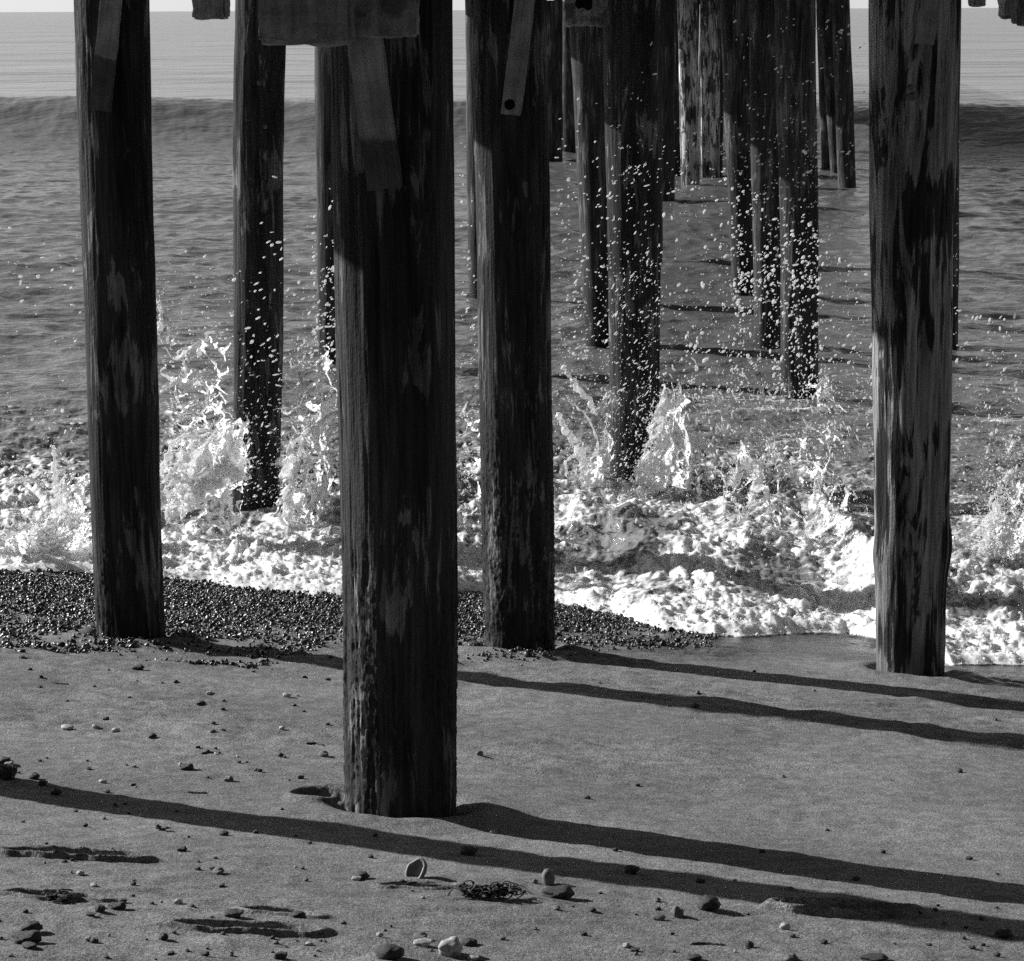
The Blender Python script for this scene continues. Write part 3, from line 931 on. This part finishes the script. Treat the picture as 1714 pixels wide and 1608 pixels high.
SP['thin veil of falling water between the speckled pile and the worn pile'] = [
    lace(((1180, 930), (1460, 930), (1460, 690), (1150, 690)), 14.6, 40, .16, -.05, 51, .3, .7, 2.0),
    lace(((1150, 820), (1460, 820), (1440, 560), (1150, 580)), 16.0, 40, .13, -.08, 52, .3, .7, 1.6),
    lace(((770, 960), (812, 960), (806, 560), (768, 560)), 15.0, 31, .16, -.05, 53, .1, .8, 1.6),
    lace(((935, 960), (1010, 960), (1000, 860), (935, 850)), 14.0, 31, .2, .1, 54, .1, .9, .8),
]
def mist(parts, n, spread, rmin, rmax):
    V = np.concatenate([v[f[:, 0]] for v, f in parts if len(f)])
    C = V[RNG.integers(0, len(V), n)]
    g = np.abs(RNG.normal(size=n)) ** 1.5
    C = C + (RNG.normal(size=(n, 3)) * np.array([1, .8, .8]) + np.array([0, 0, .5])) * (spread * g)[:, None]
    r = rmin + (rmax - rmin) * RNG.uniform(size=n) ** 3
    e = RNG.uniform(1, 2.6, n)
    m = rand_rot(n, RNG) * (r[:, None] * np.stack([e, np.ones(n), np.ones(n)], -1))[:, None, :]
    return instance_mesh(ICO1, m, C)


for lab, parts in SP.items():
    parts = parts + [mist(parts, 3800, .05, .0016, .0065), mist(parts, 1500, .14, .0016, .006)]
    V, F = merge(parts)
    tag(link('splash', mesh_np('splash', V, F), M['white']), lab, 'splash', None, 'stuff')

# ------------------------------------------------------------------ drops in the air
DROPS = [
    # x0,y0,x1,y1,n,size px(min,max),angle deg,elong,Y range, density exponent (towards bottom)
    (0, 370, 140, 900, 170, 2.5, 8, 30, 1.6, 14, 16, 1.0),
    (258, 420, 398, 860, 420, 2.2, 8, 25, 1.5, 14, 16.5, .8),
    (405, 290, 478, 300, 1, 7, 8, 10, 1.8, 14, 14.2, 1),
    (408, 365, 478, 620, 60, 5, 9, 35, 2.0, 14, 14.8, 1.0),
    (402, 560, 476, 850, 230, 3, 8, 40, 2.3, 14, 14.8, .9),
    (476, 330, 572, 620, 190, 2.5, 8, 35, 1.5, 14.5, 18, .6),
    (476, 560, 574, 920, 420, 2.5, 7.5, 55, 1.8, 14, 15.5, .8),
    (522, 300, 572, 600, 240, 3, 8, 45, 1.5, 16, 18.5, .5),
    (768, 200, 802, 560, 80, 3, 7, 30, 1.5, 14, 18, .6),
    (768, 540, 808, 985, 230, 2.5, 7, 45, 2.0, 13.5, 16, .9),
    (932, 160, 1016, 600, 330, 3, 6.5, 35, 1.7, 15, 18, .55),
    (1014, 60, 1106, 300, 60, 2.5, 6, 35, 1.8, 14.6, 15.6, .6),
    (1014, 220, 1106, 810, 800, 2.4, 6.5, 48, 2.8, 14.6, 15.6, .8),
    (1100, 170, 1210, 340, 110, 3, 7, 30, 1.6, 15, 19, .6),
    (1100, 330, 1240, 700, 420, 2.5, 8, 50, 1.5, 15, 18, .7),
    (1140, 540, 1240, 660, 90, 5, 10, 60, 1.3, 15, 17, 1),
    (1205, 10, 1370, 250, 110, 3, 6.5, 30, 1.5, 15.5, 18, .6),
    (1205, 180, 1372, 520, 1050, 2.6, 7.5, 40, 1.5, 15.5, 18, .65),
    (1225, 400, 1375, 680, 1050, 3, 8.5, 60, 1.4, 15.5, 17.5, .8),
    (1364, 2, 1430, 60, 12, 4, 7, 20, 1.2, 16, 19, .7),
    (1364, 30, 1450, 330, 90, 2.6, 6, 30, 1.4, 16, 19, .7),
    (1368, 320, 1460, 720, 330, 2.5, 8, 50, 1.5, 15, 18, .8),
    (1120, 600, 1462, 960, 3000, 2.0, 7, 112, 2.8, 13.5, 16.5, .9),
    (1588, 60, 1608, 590, 60, 3, 6, 40, 1.4, 16, 19, .6),
    (1598, 380, 1730, 960, 850, 2.2, 8, 60, 1.7, 13, 17, .8),
    (930, 560, 1024, 850, 260, 2.2, 7, 60, 1.6, 14.5, 16.5, .9),
    (270, 880, 570, 960, 260, 2.2, 7, 70, 1.6, 12.5, 14.5, 1),
    (940, 850, 1460, 1040, 420, 2.2, 7, 70, 1.6, 12.2, 14.5, 1),
    (0, 820, 160, 950, 200, 2.2, 7, 70, 1.6, 13, 14.5, 1),
    (1100, 250, 1460, 940, 3200, 1.4, 3, 70, 2.4, 13.5, 17, .7),
    (262, 430, 572, 900, 2600, 1.4, 3, 50, 2.2, 14, 16.5, .7),
    (930, 420, 1112, 860, 1800, 1.4, 3, 50, 2.4, 14, 16.5, .7),
    (1595, 560, 1730, 960, 900, 1.4, 3, 60, 2.2, 13, 16, .7),
    (0, 560, 150, 940, 500, 1.4, 3, 50, 2.2, 13.5, 16, .6),
    (1590, 900, 1720, 1100, 130, 2.2, 6, 70, 1.6, 11.8, 13.5, 1),
]
parts = []
for (x0, y0, x1, y1, n, s0, s1, an, el, Ya, Yb, ex) in DROPS:
    px = RNG.uniform(x0, x1, n); py = y0 + (y1 - y0) * RNG.uniform(size=n) ** ex
    if n > 40:   # clumpy
        kk = fbm(px / 28 + x0, py / 28, 5.0, 2) > RNG.uniform(-.6, .6, n)
        px, py = px[kk], py[kk]
    n = len(px)
    Yd = RNG.uniform(Ya, Yb, n)
    C = at_y(px, py, Yd)
    gz = sea_fields(C[:, 0], C[:, 1], False)[0]
    ok = C[:, 2] > gz + .01
    C, Yd = C[ok], Yd[ok]; n = len(C)
    size = s0 * .72 + (s1 - s0) * .85 * RNG.uniform(size=n) ** 3.5
    r = size / 2 / F0 * Yd
    a = np.radians(an + RNG.normal(0, 22, n)); e = 1 + (el - .6) * RNG.uniform(.3, 2.6, n)
    ax = np.cos(a)[:, None] * RT + np.sin(a)[:, None] * UP + RNG.normal(0, .25, (n, 1)) * fwd
    ax /= np.linalg.norm(ax, axis=1)[:, None]
    b = np.cross(ax, fwd); b /= np.linalg.norm(b, axis=1)[:, None]; c = np.cross(ax, b)
    sq = np.sqrt(e)
    mats = np.stack([ax * (r * sq)[:, None], b * (r / sq * 1.05)[:, None], c * (r / sq * 1.05)[:, None]], -1)
    parts.append(instance_mesh(ICO2, mats, C))
V, F = merge(parts)
tag(link('spray_drops', mesh_np('spray_drops', V, F), M['drop']), 'white drops of spray flying in the air between the piles', 'spray', None, 'stuff')

# ------------------------------------------------------------------ wet gravel strip
LOW = [(-150, 1075), (0, 1072), (100, 1066), (165, 1066), (290, 1086), (420, 1092), (520, 1082), (580, 1050), (700, 1060), (770, 1090), (900, 1092), (960, 1082), (1060, 1062), (1160, 1068), (1200, 1072)]
n = 95000
px = RNG.uniform(-150, 1200, n); lowy = np.interp(px, [p[0] for p in LOW], [p[1] for p in LOW])
py = 935 + (lowy + 26 - 935) * RNG.uniform(size=n)
p = hit_ground(px, py)
d_edge = (lowy - py) / 40.0
patch = fbm(p[:, 0] * 2.2, p[:, 1] * 2.2, 3.0, 3)
dens = sst(-.6, 1.1, d_edge * .8 + 1.1 * patch)
sandy = np.exp(-((px - 470) / 70) ** 2 - ((py - 1058) / 16) ** 2) + np.exp(-((px - 20) / 50) ** 2 - ((py - 1035) / 14) ** 2)
dens = dens * (1 - .85 * np.clip(sandy, 0, 1))
kk = (RNG.uniform(size=n) < dens * .85) & (p[:, 1] < shore(p[:, 0]) + .35)
p = p[kk]; n = len(p)
r = np.minimum(np.exp(RNG.normal(math.log(.0058), .5, n)), .015 + .007 * RNG.uniform(size=n))
p[:, 2] = sand_z(p[:, 0], p[:, 1]) + r * .25 + .012 * np.maximum(0, fbm(p[:, 0] * 3, p[:, 1] * 3, 1, 2)) * RNG.uniform(size=n)
mats = rand_rot(n, RNG) * (r[:, None] * np.stack([RNG.uniform(1.0, 1.7, n), RNG.uniform(.8, 1.2, n), RNG.uniform(.4, .8, n)], -1))[:, None, :]
V, F = instance_mesh(ICO2, mats, p)
V = V + .0055 * np.stack([pn(V[:, 0] * 60, V[:, 1] * 60, V[:, 2] * 60 + i * 9) for i in range(3)], -1)
tag(link('gravel', mesh_np('gravel', V, F), M['gravel']), 'strip of dark wet glistening gravel between the foam and the dry sand', 'gravel', None, 'stuff')

# ------------------------------------------------------------------ stones, shells and sticks on the sand
def stone_mesh(seed, jag=.25, base=ICO3):
    V, F = base
    P = V * (1 + jag * fbm(V[:, 0] * .9 + seed, V[:, 1] * .9, V[:, 2] * .9, 2)[:, None] + jag * .35 * fbm(V[:, 0] * 3.2 + seed, V[:, 1] * 4, V[:, 2] * 4, 2)[:, None])
    return mesh_np('stone', P, F)


STONE_M = {m: [] for m in ('stone_dark', 'stone_mid', 'stone_pale')}
for m in STONE_M:
    for i in range(4):
        me = stone_mesh(i * 5.3 + len(m), .5 if i < 3 else .2)
        me.materials.append(M[m]); STONE_M[m].append(me)


def sand_hit(x, y):
    return hit_ground(np.array(float(x)), np.array(float(y)), sand_z)


def put_stone(name, x, y, w, h, mat, label, cat, group, var=0, rot=0.0):
    p = sand_hit(x, y + h * .5)
    k = np.linalg.norm(p - ORG) / F0
    o = bpy.data.objects.new(name, STONE_M[mat][var % 4]); COL.objects.link(o)
    ww, hh = w * k / 2, h * k / 2
    o.scale = (ww, (ww + hh) * .55, hh * 1.05)
    o.location = (p[0], p[1] + ww * .5, p[2] + hh * .62)
    o.rotation_euler = (0, 0, rot)
    tag(o, label, cat, group)
    return o


SG = 'stones lying on the sand'
NOTABLE = [
    (12, 1291, 30, 26, 'stone_dark', 'dark angular stone with a bright top at the left edge above the shadow end', 0),
    (4, 1274, 26, 14, 'stone_dark', 'flat black stone cut by the left edge, behind the angular one'),
    (15, 1278, 14, 8, 'stone_pale', 'small white pebble between the two dark stones at the left edge'),
    (56, 1298, 18, 12, 'stone_dark', 'dark stone second from the left edge above the long front shadow'),
    (72, 1310, 14, 9, 'stone_dark', 'small dark stone on the upper rim of the front shadow near its left end'),
    (92, 1325, 18, 10, 'stone_dark', 'black stone lying inside the front shadow near its left end'),
    (311, 1283, 22, 11, 'stone_dark', 'short black stone with a bright left end, left of the nearest pile'),
    (302, 1279, 7, 8, 'stone_pale', 'tiny white chip touching the left end of a short black stone'),
    (383, 1303, 15, 10, 'stone_mid', 'rounded grey pebble above the front shadow left of the nearest pile'),
    (49, 1552, 34, 18, 'stone_dark', 'upper stone of the dark trio at the lower left'),
    (42, 1569, 44, 20, 'stone_dark', 'largest middle stone of the dark trio at the lower left'),
    (47, 1583, 26, 9, 'stone_dark', 'flat lowest stone of the dark trio at the lower left'),
    (392, 1529, 30, 14, 'stone_dark', 'wedge shaped dark stone above the lower footprint'),
    (497, 1531, 24, 9, 'stone_dark', 'flat dark stone above the right end of the lower footprint'),
    (195, 1516, 26, 12, 'stone_dark', 'dark stone right of the seaweed scraps at the lower left'),
    (166, 1520, 18, 13, 'stone_dark', 'pointed dark stone just left of a larger one at the lower left'),
    (106, 1502, 26, 13, 'stone_dark', 'dark flat stone among the scraps at the lower left'),
    (273, 1567, 15, 12, 'stone_dark', 'small dark stone left of the lower footprint'),
    (147, 1571, 9, 8, 'stone_pale', 'small white pebble at the bottom left with a dark one beside it'),
    (157, 1574, 14, 9, 'stone_dark', 'small dark pebble touching a white one at the bottom left'),
    (470, 1599, 22, 12, 'stone_dark', 'dark stone at the bottom edge under the lower footprint'),
    (366, 1458, 18, 10, 'stone_mid', 'pale topped pebble below the front shadow, right of the upper footprint'),
    (304, 1421, 16, 8, 'stone_dark', 'small dark stone right of the upper footprint'),
    (374, 1394, 16, 9, 'stone_dark', 'small dark stone in the front shadow left of the nearest pile'),
    (786, 1424, 28, 15, 'stone_dark', 'black flat stone on the upper rim of the front shadow'),
    (604, 1465, 24, 12, 'stone_dark', 'oval black stone left of the broken shell'),
    (934, 1494, 48, 20, 'stone_dark', 'wide rounded dark stone with a paler top below the upright jagged one'),
    (918, 1466, 22, 30, 'stone_mid', 'upright jagged stone with white spots inside the front shadow'),
    (1059, 1455, 23, 16, 'stone_dark', 'dark round stone on the upper rim of the front shadow, right of the jagged one'),
    (1186, 1511, 37, 24, 'stone_dark', 'biggest round dark stone on the lower rim of the front shadow'),
    (1133, 1525, 20, 18, 'stone_mid', 'round grey pebble left of the biggest round dark stone'),
    (1103, 1536, 22, 9, 'stone_mid', 'low pale pebble two left of the biggest round dark stone'),
    (1174, 1474, 16, 8, 'stone_dark', 'small dark stone on the upper rim of the front shadow above the biggest round one'),
    (1314, 1550, 17, 11, 'stone_pale', 'small pale pebble below the front shadow in the right half'),
    (1681, 1562, 26, 15, 'stone_dark', 'black stone inside the front shadow near the right edge'),
    (1254, 1580, 15, 12, 'stone_dark', 'pointed dark pebble right of the twig at the bottom'),
    (1324, 1602, 20, 12, 'stone_mid', 'grey pebble at the bottom edge in the right half'),
    (1162, 1603, 24, 9, 'stone_dark', 'flat dark pebble at the bottom edge below the twig'),
    (1464, 1605, 42, 8, 'stone_dark', 'long flat dark stone cut by the bottom edge at right'),
    (651, 1594, 46, 24, 'stone_dark', 'dark wedge of stone with a pale chipped end at the bottom'),
    (709, 1578, 30, 12, 'stone_pale', 'smooth pale oval pebble leaning by the round pale stone at the bottom'),
    (705, 1567, 22, 10, 'stone_mid', 'grey pebble just behind the smooth pale oval one'),
    (753, 1583, 38, 30, 'stone_pale', 'biggest pale rounded stone at the bottom centre'),
    (785, 1577, 26, 13, 'stone_dark', 'dark stone touching the right side of the biggest pale rounded stone'),
    (793, 1603, 18, 8, 'stone_pale', 'pale pebble cut by the bottom edge under the biggest pale stone'),
    (1478, 1425, 10, 6, 'stone_dark', 'single dark pebble below the shadow of the nearest pile at right'),
    (1276, 1424, 10, 6, 'stone_dark', 'single dark pebble inside the shadow of the nearest pile'),
    (803, 1260, 12, 9, 'stone_mid', 'small lone pebble on the clear sand right of the nearest pile'),
    (1168, 1158, 7, 7, 'stone_mid', 'small pebble between the two upper shadows'),
    (335, 1176, 16, 7, 'stone_dark', 'dark pebble on the rippled sand below the gravel strip'),
    (230, 1117, 20, 8, 'stone_dark', 'long dark pebble just below the foot of the left pile'),
    (111, 1217, 22, 8, 'stone_pale', 'white elongated pebble on the open sand at left'),
    (160, 1215, 10, 7, 'stone_pale', 'small white pebble right of the white elongated one'),
    (254, 1231, 14, 8, 'stone_dark', 'dark pebble alone on the open sand below the rippled patch'),
]
for i, q in enumerate(NOTABLE):
    x, y, w, h, m, lab = q[:6]
    put_stone('beach_stone', x, y, w, h, m, lab, 'stone', SG, i, random.uniform(-.4, .4))

# small pebbles that nothing tells apart
cnt = 0
rp = np.random.default_rng(21)
while cnt < 210:
    x = rp.uniform(-10, 1714); y = 1085 + 523 * rp.uniform() ** .8
    w = 1.0 if x < 560 else (.45 if y > 1470 else .1)
    if y > 1500: w = max(w, .5)
    if fbm(np.array(x / 120), np.array(y / 60), 3.0, 2) < rp.uniform(-.6, .5) or rp.uniform() > w: continue
    s = 4.5 + 7 * rp.uniform() ** 2.2
    m = 'stone_dark' if rp.uniform() < .72 else ('stone_mid' if rp.uniform() < .7 else 'stone_pale')
    put_stone('small_pebble', x, y, s * rp.uniform(1, 1.5), s * rp.uniform(.55, .85), m, 'tiny pebble, one of the many scattered loosely over the dry sand', 'pebble', 'tiny pebbles scattered over the sand', cnt, rp.uniform(-1, 1))
    cnt += 1


def stick(name, pts, rpx, mat, label, cat, seed, lift=.6, group=None):
    Q = np.array([sand_hit(x, y) for x, y in pts])
    t = np.linspace(0, 1, 40); tt = np.linspace(0, 1, len(Q))
    C = np.stack([np.interp(t, tt, Q[:, i]) for i in range(3)], -1)
    for _ in range(3): C[1:-1] = (C[:-2] + 2 * C[1:-1] + C[2:]) / 4
    k = np.linalg.norm(C[0] - ORG) / F0
    r = rpx * k * (.7 + .5 * np.abs(pn(t * 6, seed))) * np.minimum(1, np.minimum(t, 1 - t) * 12 + .3)
    C[:, 2] += r * lift
    T = np.gradient(C, axis=0); T /= np.linalg.norm(T, axis=1)[:, None]
    A = np.cross(T, np.array([0, 0, 1.0])); A /= np.linalg.norm(A, axis=1)[:, None]; B = np.cross(A, T)
    th = np.linspace(0, 2 * math.pi, 8, endpoint=False)
    V = C[:, None] + r[:, None, None] * (np.cos(th)[None, :, None] * A[:, None] + np.sin(th)[None, :, None] * B[:, None])
    o0 = C[20].copy()
    o = link(name, mesh_np(name, V.reshape(-1, 3) - o0, grid_faces(40, 8, True)), mat, loc=o0)
    return tag(o, label, cat, group)


TG = 'twigs lying on the sand'
stick('twig', [(313, 1326), (330, 1328), (347, 1328)], 2.6, M['weed'], 'short straight dark twig above the front shadow left of the nearest pile', 'twig', 1, .6, TG)
stick('twig', [(512, 1245), (530, 1244), (542, 1248)], 2.2, M['weed'], 'short twig with a forked end close to the left of the nearest pile', 'twig', 2, .6, TG)
stick('twig', [(337, 1262), (352, 1260), (370, 1261)], 2.3, M['weed'], 'thin curved twig on the open sand left of the nearest pile', 'twig', 3, .6, TG)
stick('twig', [(664, 1486), (690, 1478), (730, 1479), (772, 1489)], 2.8, M['weed'], 'long curved twig leading to the seaweed clump', 'twig', 4, .6, TG)
stick('twig', [(1156, 1581), (1180, 1580), (1215, 1583)], 3.0, M['weed'], 'crumpled dark twig near the bottom in the right half', 'twig', 5, .6, TG)
stick('twig', [(85, 1144), (100, 1145), (115, 1145)], 1.8, M['weed'], 'short dark twig on the rippled sand under the left pile', 'twig', 6, .6, TG)
stick('twig', [(1305, 1508), (1312, 1519), (1328, 1525), (1370, 1528)], 1.4, M['straw'], 'thin pale straw lying in the front shadow at right', 'straw', 7, 1.2)
# upright straw
b0 = sand_hit(1571, 1600); t0 = at_y(np.array(1571.0), np.array(1573.0), b0[1])
th = np.linspace(0, 2 * math.pi, 6, endpoint=False)
V = np.concatenate([np.stack([.0016 * (1 - .5 * s) * np.cos(th), .0016 * (1 - .5 * s) * np.sin(th), np.full(6, s * (t0[2] - b0[2]) - .01 * (1 - s))], -1) for s in np.linspace(0, 1, 8)])
tag(link('straw_stem', mesh_np('straw_stem', V, grid_faces(8, 6, True)), M['straw'], loc=b0), 'thin straw standing upright in the sand near the bottom right', 'straw')

# seaweed clumps: tangles of curled ribbons
def weed_clump(x, y, w, h, n, label, seed):
    c = sand_hit(x, y + h * .4); k = np.linalg.norm(c - ORG) / F0
    rg = np.random.default_rng(seed); parts = []
    for i in range(n):
        t = np.linspace(0, 1, 24)
        a = rg.uniform(0, 6.28); L = w * k * rg.uniform(.25, .6)
        st = np.array([rg.uniform(-.5, .5) * w * k * .8, rg.uniform(-.3, .3) * w * k * .5, 0])
        C = st + np.stack([np.cos(a + 2.5 * pn(t * 2, seed + i)) * t * L * .7, np.sin(a + 2.5 * pn(t * 2, seed + i)) * t * L * .5, h * k * (.25 + .7 * rg.uniform() * np.sin(t * 3.0))], -1)
        r = rg.uniform(1.2, 2.6) * k * (1 - .5 * t)
        T = np.gradient(C, axis=0); T /= np.linalg.norm(T, axis=1)[:, None] + 1e-9
        A = np.cross(T, np.array([.1, .2, 1.0])); A /= np.linalg.norm(A, axis=1)[:, None] + 1e-9; B = np.cross(A, T)
        ph = np.linspace(0, 2 * math.pi, 6, endpoint=False)
        V = C[:, None] + r[:, None, None] * (np.cos(ph)[None, :, None] * A[:, None] * 1.6 + np.sin(ph)[None, :, None] * B[:, None] * .7)
        parts.append((V.reshape(-1, 3), grid_faces(24, 6, True)))
    V, F = merge(parts)
    tag(link('seaweed_clump', mesh_np('seaweed_clump', V, F), M['weed'], loc=c), label, 'seaweed', 'seaweed clumps on the sand')


weed_clump(818, 1492, 96, 26, 70, 'dark tangled seaweed clump beside the long curved twig', 3)
weed_clump(100, 1501, 60, 12, 14, 'flat scraps of seaweed at the lower left', 5)
weed_clump(270, 1385, 22, 10, 8, 'small scrap of seaweed beside the lower rim of the front shadow', 6)

# broken open shell: half dome with a rim, tilted
bm = bmesh.new()
n1, n2 = 28, 12
S, T = np.meshgrid(np.linspace(0, 1, n2), np.linspace(0, 2 * math.pi, n1, endpoint=False), indexing='ij')
rad = np.sin(S * math.pi * .55); hgt = -np.cos(S * math.pi * .55)
rim = (1 + .03 * np.cos(T * 7) * S) * (1 - .38 * S * np.clip(np.cos(T + .9) - .2, 0, 1) - .08 * S * np.abs(np.cos(T * 2.3)))
out = np.stack([rad * np.cos(T) * rim * 1.2, rad * np.sin(T) * rim, hgt * .55], -1)
inn = out * np.array([.78, .78, .72]) + np.array([0, 0, .02])
F = grid_faces(n2, n1, True)
Fi = F[:, ::-1] + n1 * n2
a = (n2 - 1) * n1 + np.arange(n1); bnd = np.stack([a, np.roll(a, -1), np.roll(a, -1) + n1 * n2, a + n1 * n2], -1)
p = sand_hit(697, 1470); k = np.linalg.norm(p - ORG) / F0
V = np.concatenate([out.reshape(-1, 3), inn.reshape(-1, 3)]) * 21 * k
sh = link('broken_shell', mesh_np('broken_shell', V, np.concatenate([F, Fi, bnd])), M['stone_mid'], loc=p + np.array([0, .02, 8 * k]))
sh.rotation_euler = (math.radians(42), math.radians(-42), math.radians(0))
tag(sh, 'hollow broken shell standing open on the sand just below the front shadow', 'shell')

# ------------------------------------------------------------------ light, sky, camera
EL, AZ = math.radians(24), math.radians(27)         # sun from the left, a little beyond the piles
sdir = Vector((-math.cos(AZ) * math.cos(EL), math.sin(AZ) * math.cos(EL), math.sin(EL)))
sl = bpy.data.lights.new('sun', 'SUN'); sl.energy = 4.6; sl.angle = math.radians(.55); sl.color = (1, 1, 1)
so = bpy.data.objects.new('sun', sl); COL.objects.link(so)
so.rotation_euler = (-sdir).to_track_quat('-Z', 'Y').to_euler()

w = bpy.data.worlds.new('World'); scene.world = w; w.use_nodes = True
nt = w.node_tree; nt.nodes.clear()
sky = nt.nodes.new('ShaderNodeTexSky'); sky.sky_type = 'NISHITA'; sky.sun_disc = False
sky.sun_elevation = EL; sky.sun_rotation = math.atan2(sdir.x, sdir.y)
sky.air_density = 1.0; sky.dust_density = 1.5; sky.ozone_density = 1.0
sp = nt.nodes.new('ShaderNodeSeparateColor'); nt.links.new(sky.outputs[0], sp.inputs[0])
tc = nt.nodes.new('ShaderNodeTexCoord'); sx = nt.nodes.new('ShaderNodeSeparateXYZ'); nt.links.new(tc.outputs['Generated'], sx.inputs[0])
def wm(op, a, b=0.0):
    nd = nt.nodes.new('ShaderNodeMath'); nd.operation = op
    for i, v in enumerate((a, b)):
        if isinstance(v, float): nd.inputs[i].default_value = v
        else: nt.links.new(v, nd.inputs[i])
    return nd.outputs[0]
haze = wm('MULTIPLY', wm('EXPONENT', wm('DIVIDE', wm('MAXIMUM', sx.outputs[2], 0.0), -.27)), 3.7)   # bright sea haze low over the horizon
tot = wm('ADD', wm('MULTIPLY', sp.outputs[0], .3), haze)      # red-filtered black-and-white sky
bg = nt.nodes.new('ShaderNodeBackground'); bg.inputs[1].default_value = .1
ow = nt.nodes.new('ShaderNodeOutputWorld')
nt.links.new(tot, bg.inputs[0]); nt.links.new(bg.outputs[0], ow.inputs[0])

cd = bpy.data.cameras.new('camera'); co = bpy.data.objects.new('camera', cd); COL.objects.link(co)
cd.sensor_fit = 'HORIZONTAL'; cd.sensor_width = 36; cd.lens = 36 * F0 / W0
cd.clip_start = .1; cd.clip_end = 20000
from mathutils import Matrix
mw = Matrix.Identity(4)
for i in range(3):
    mw[i][0] = RT[i]; mw[i][1] = UP[i]; mw[i][2] = -fwd[i]; mw[i][3] = ORG[i]
co.matrix_world = mw
scene.camera = co

scene.render.engine = 'CYCLES'
scene.cycles.max_bounces = 5; scene.cycles.diffuse_bounces = 3; scene.cycles.glossy_bounces = 3
scene.cycles.sample_clamp_indirect = 6
scene.cycles.use_denoising = False
vs = scene.view_settings
vs.view_transform = 'Standard'; vs.look = 'None'; vs.exposure = .7; vs.gamma = 1
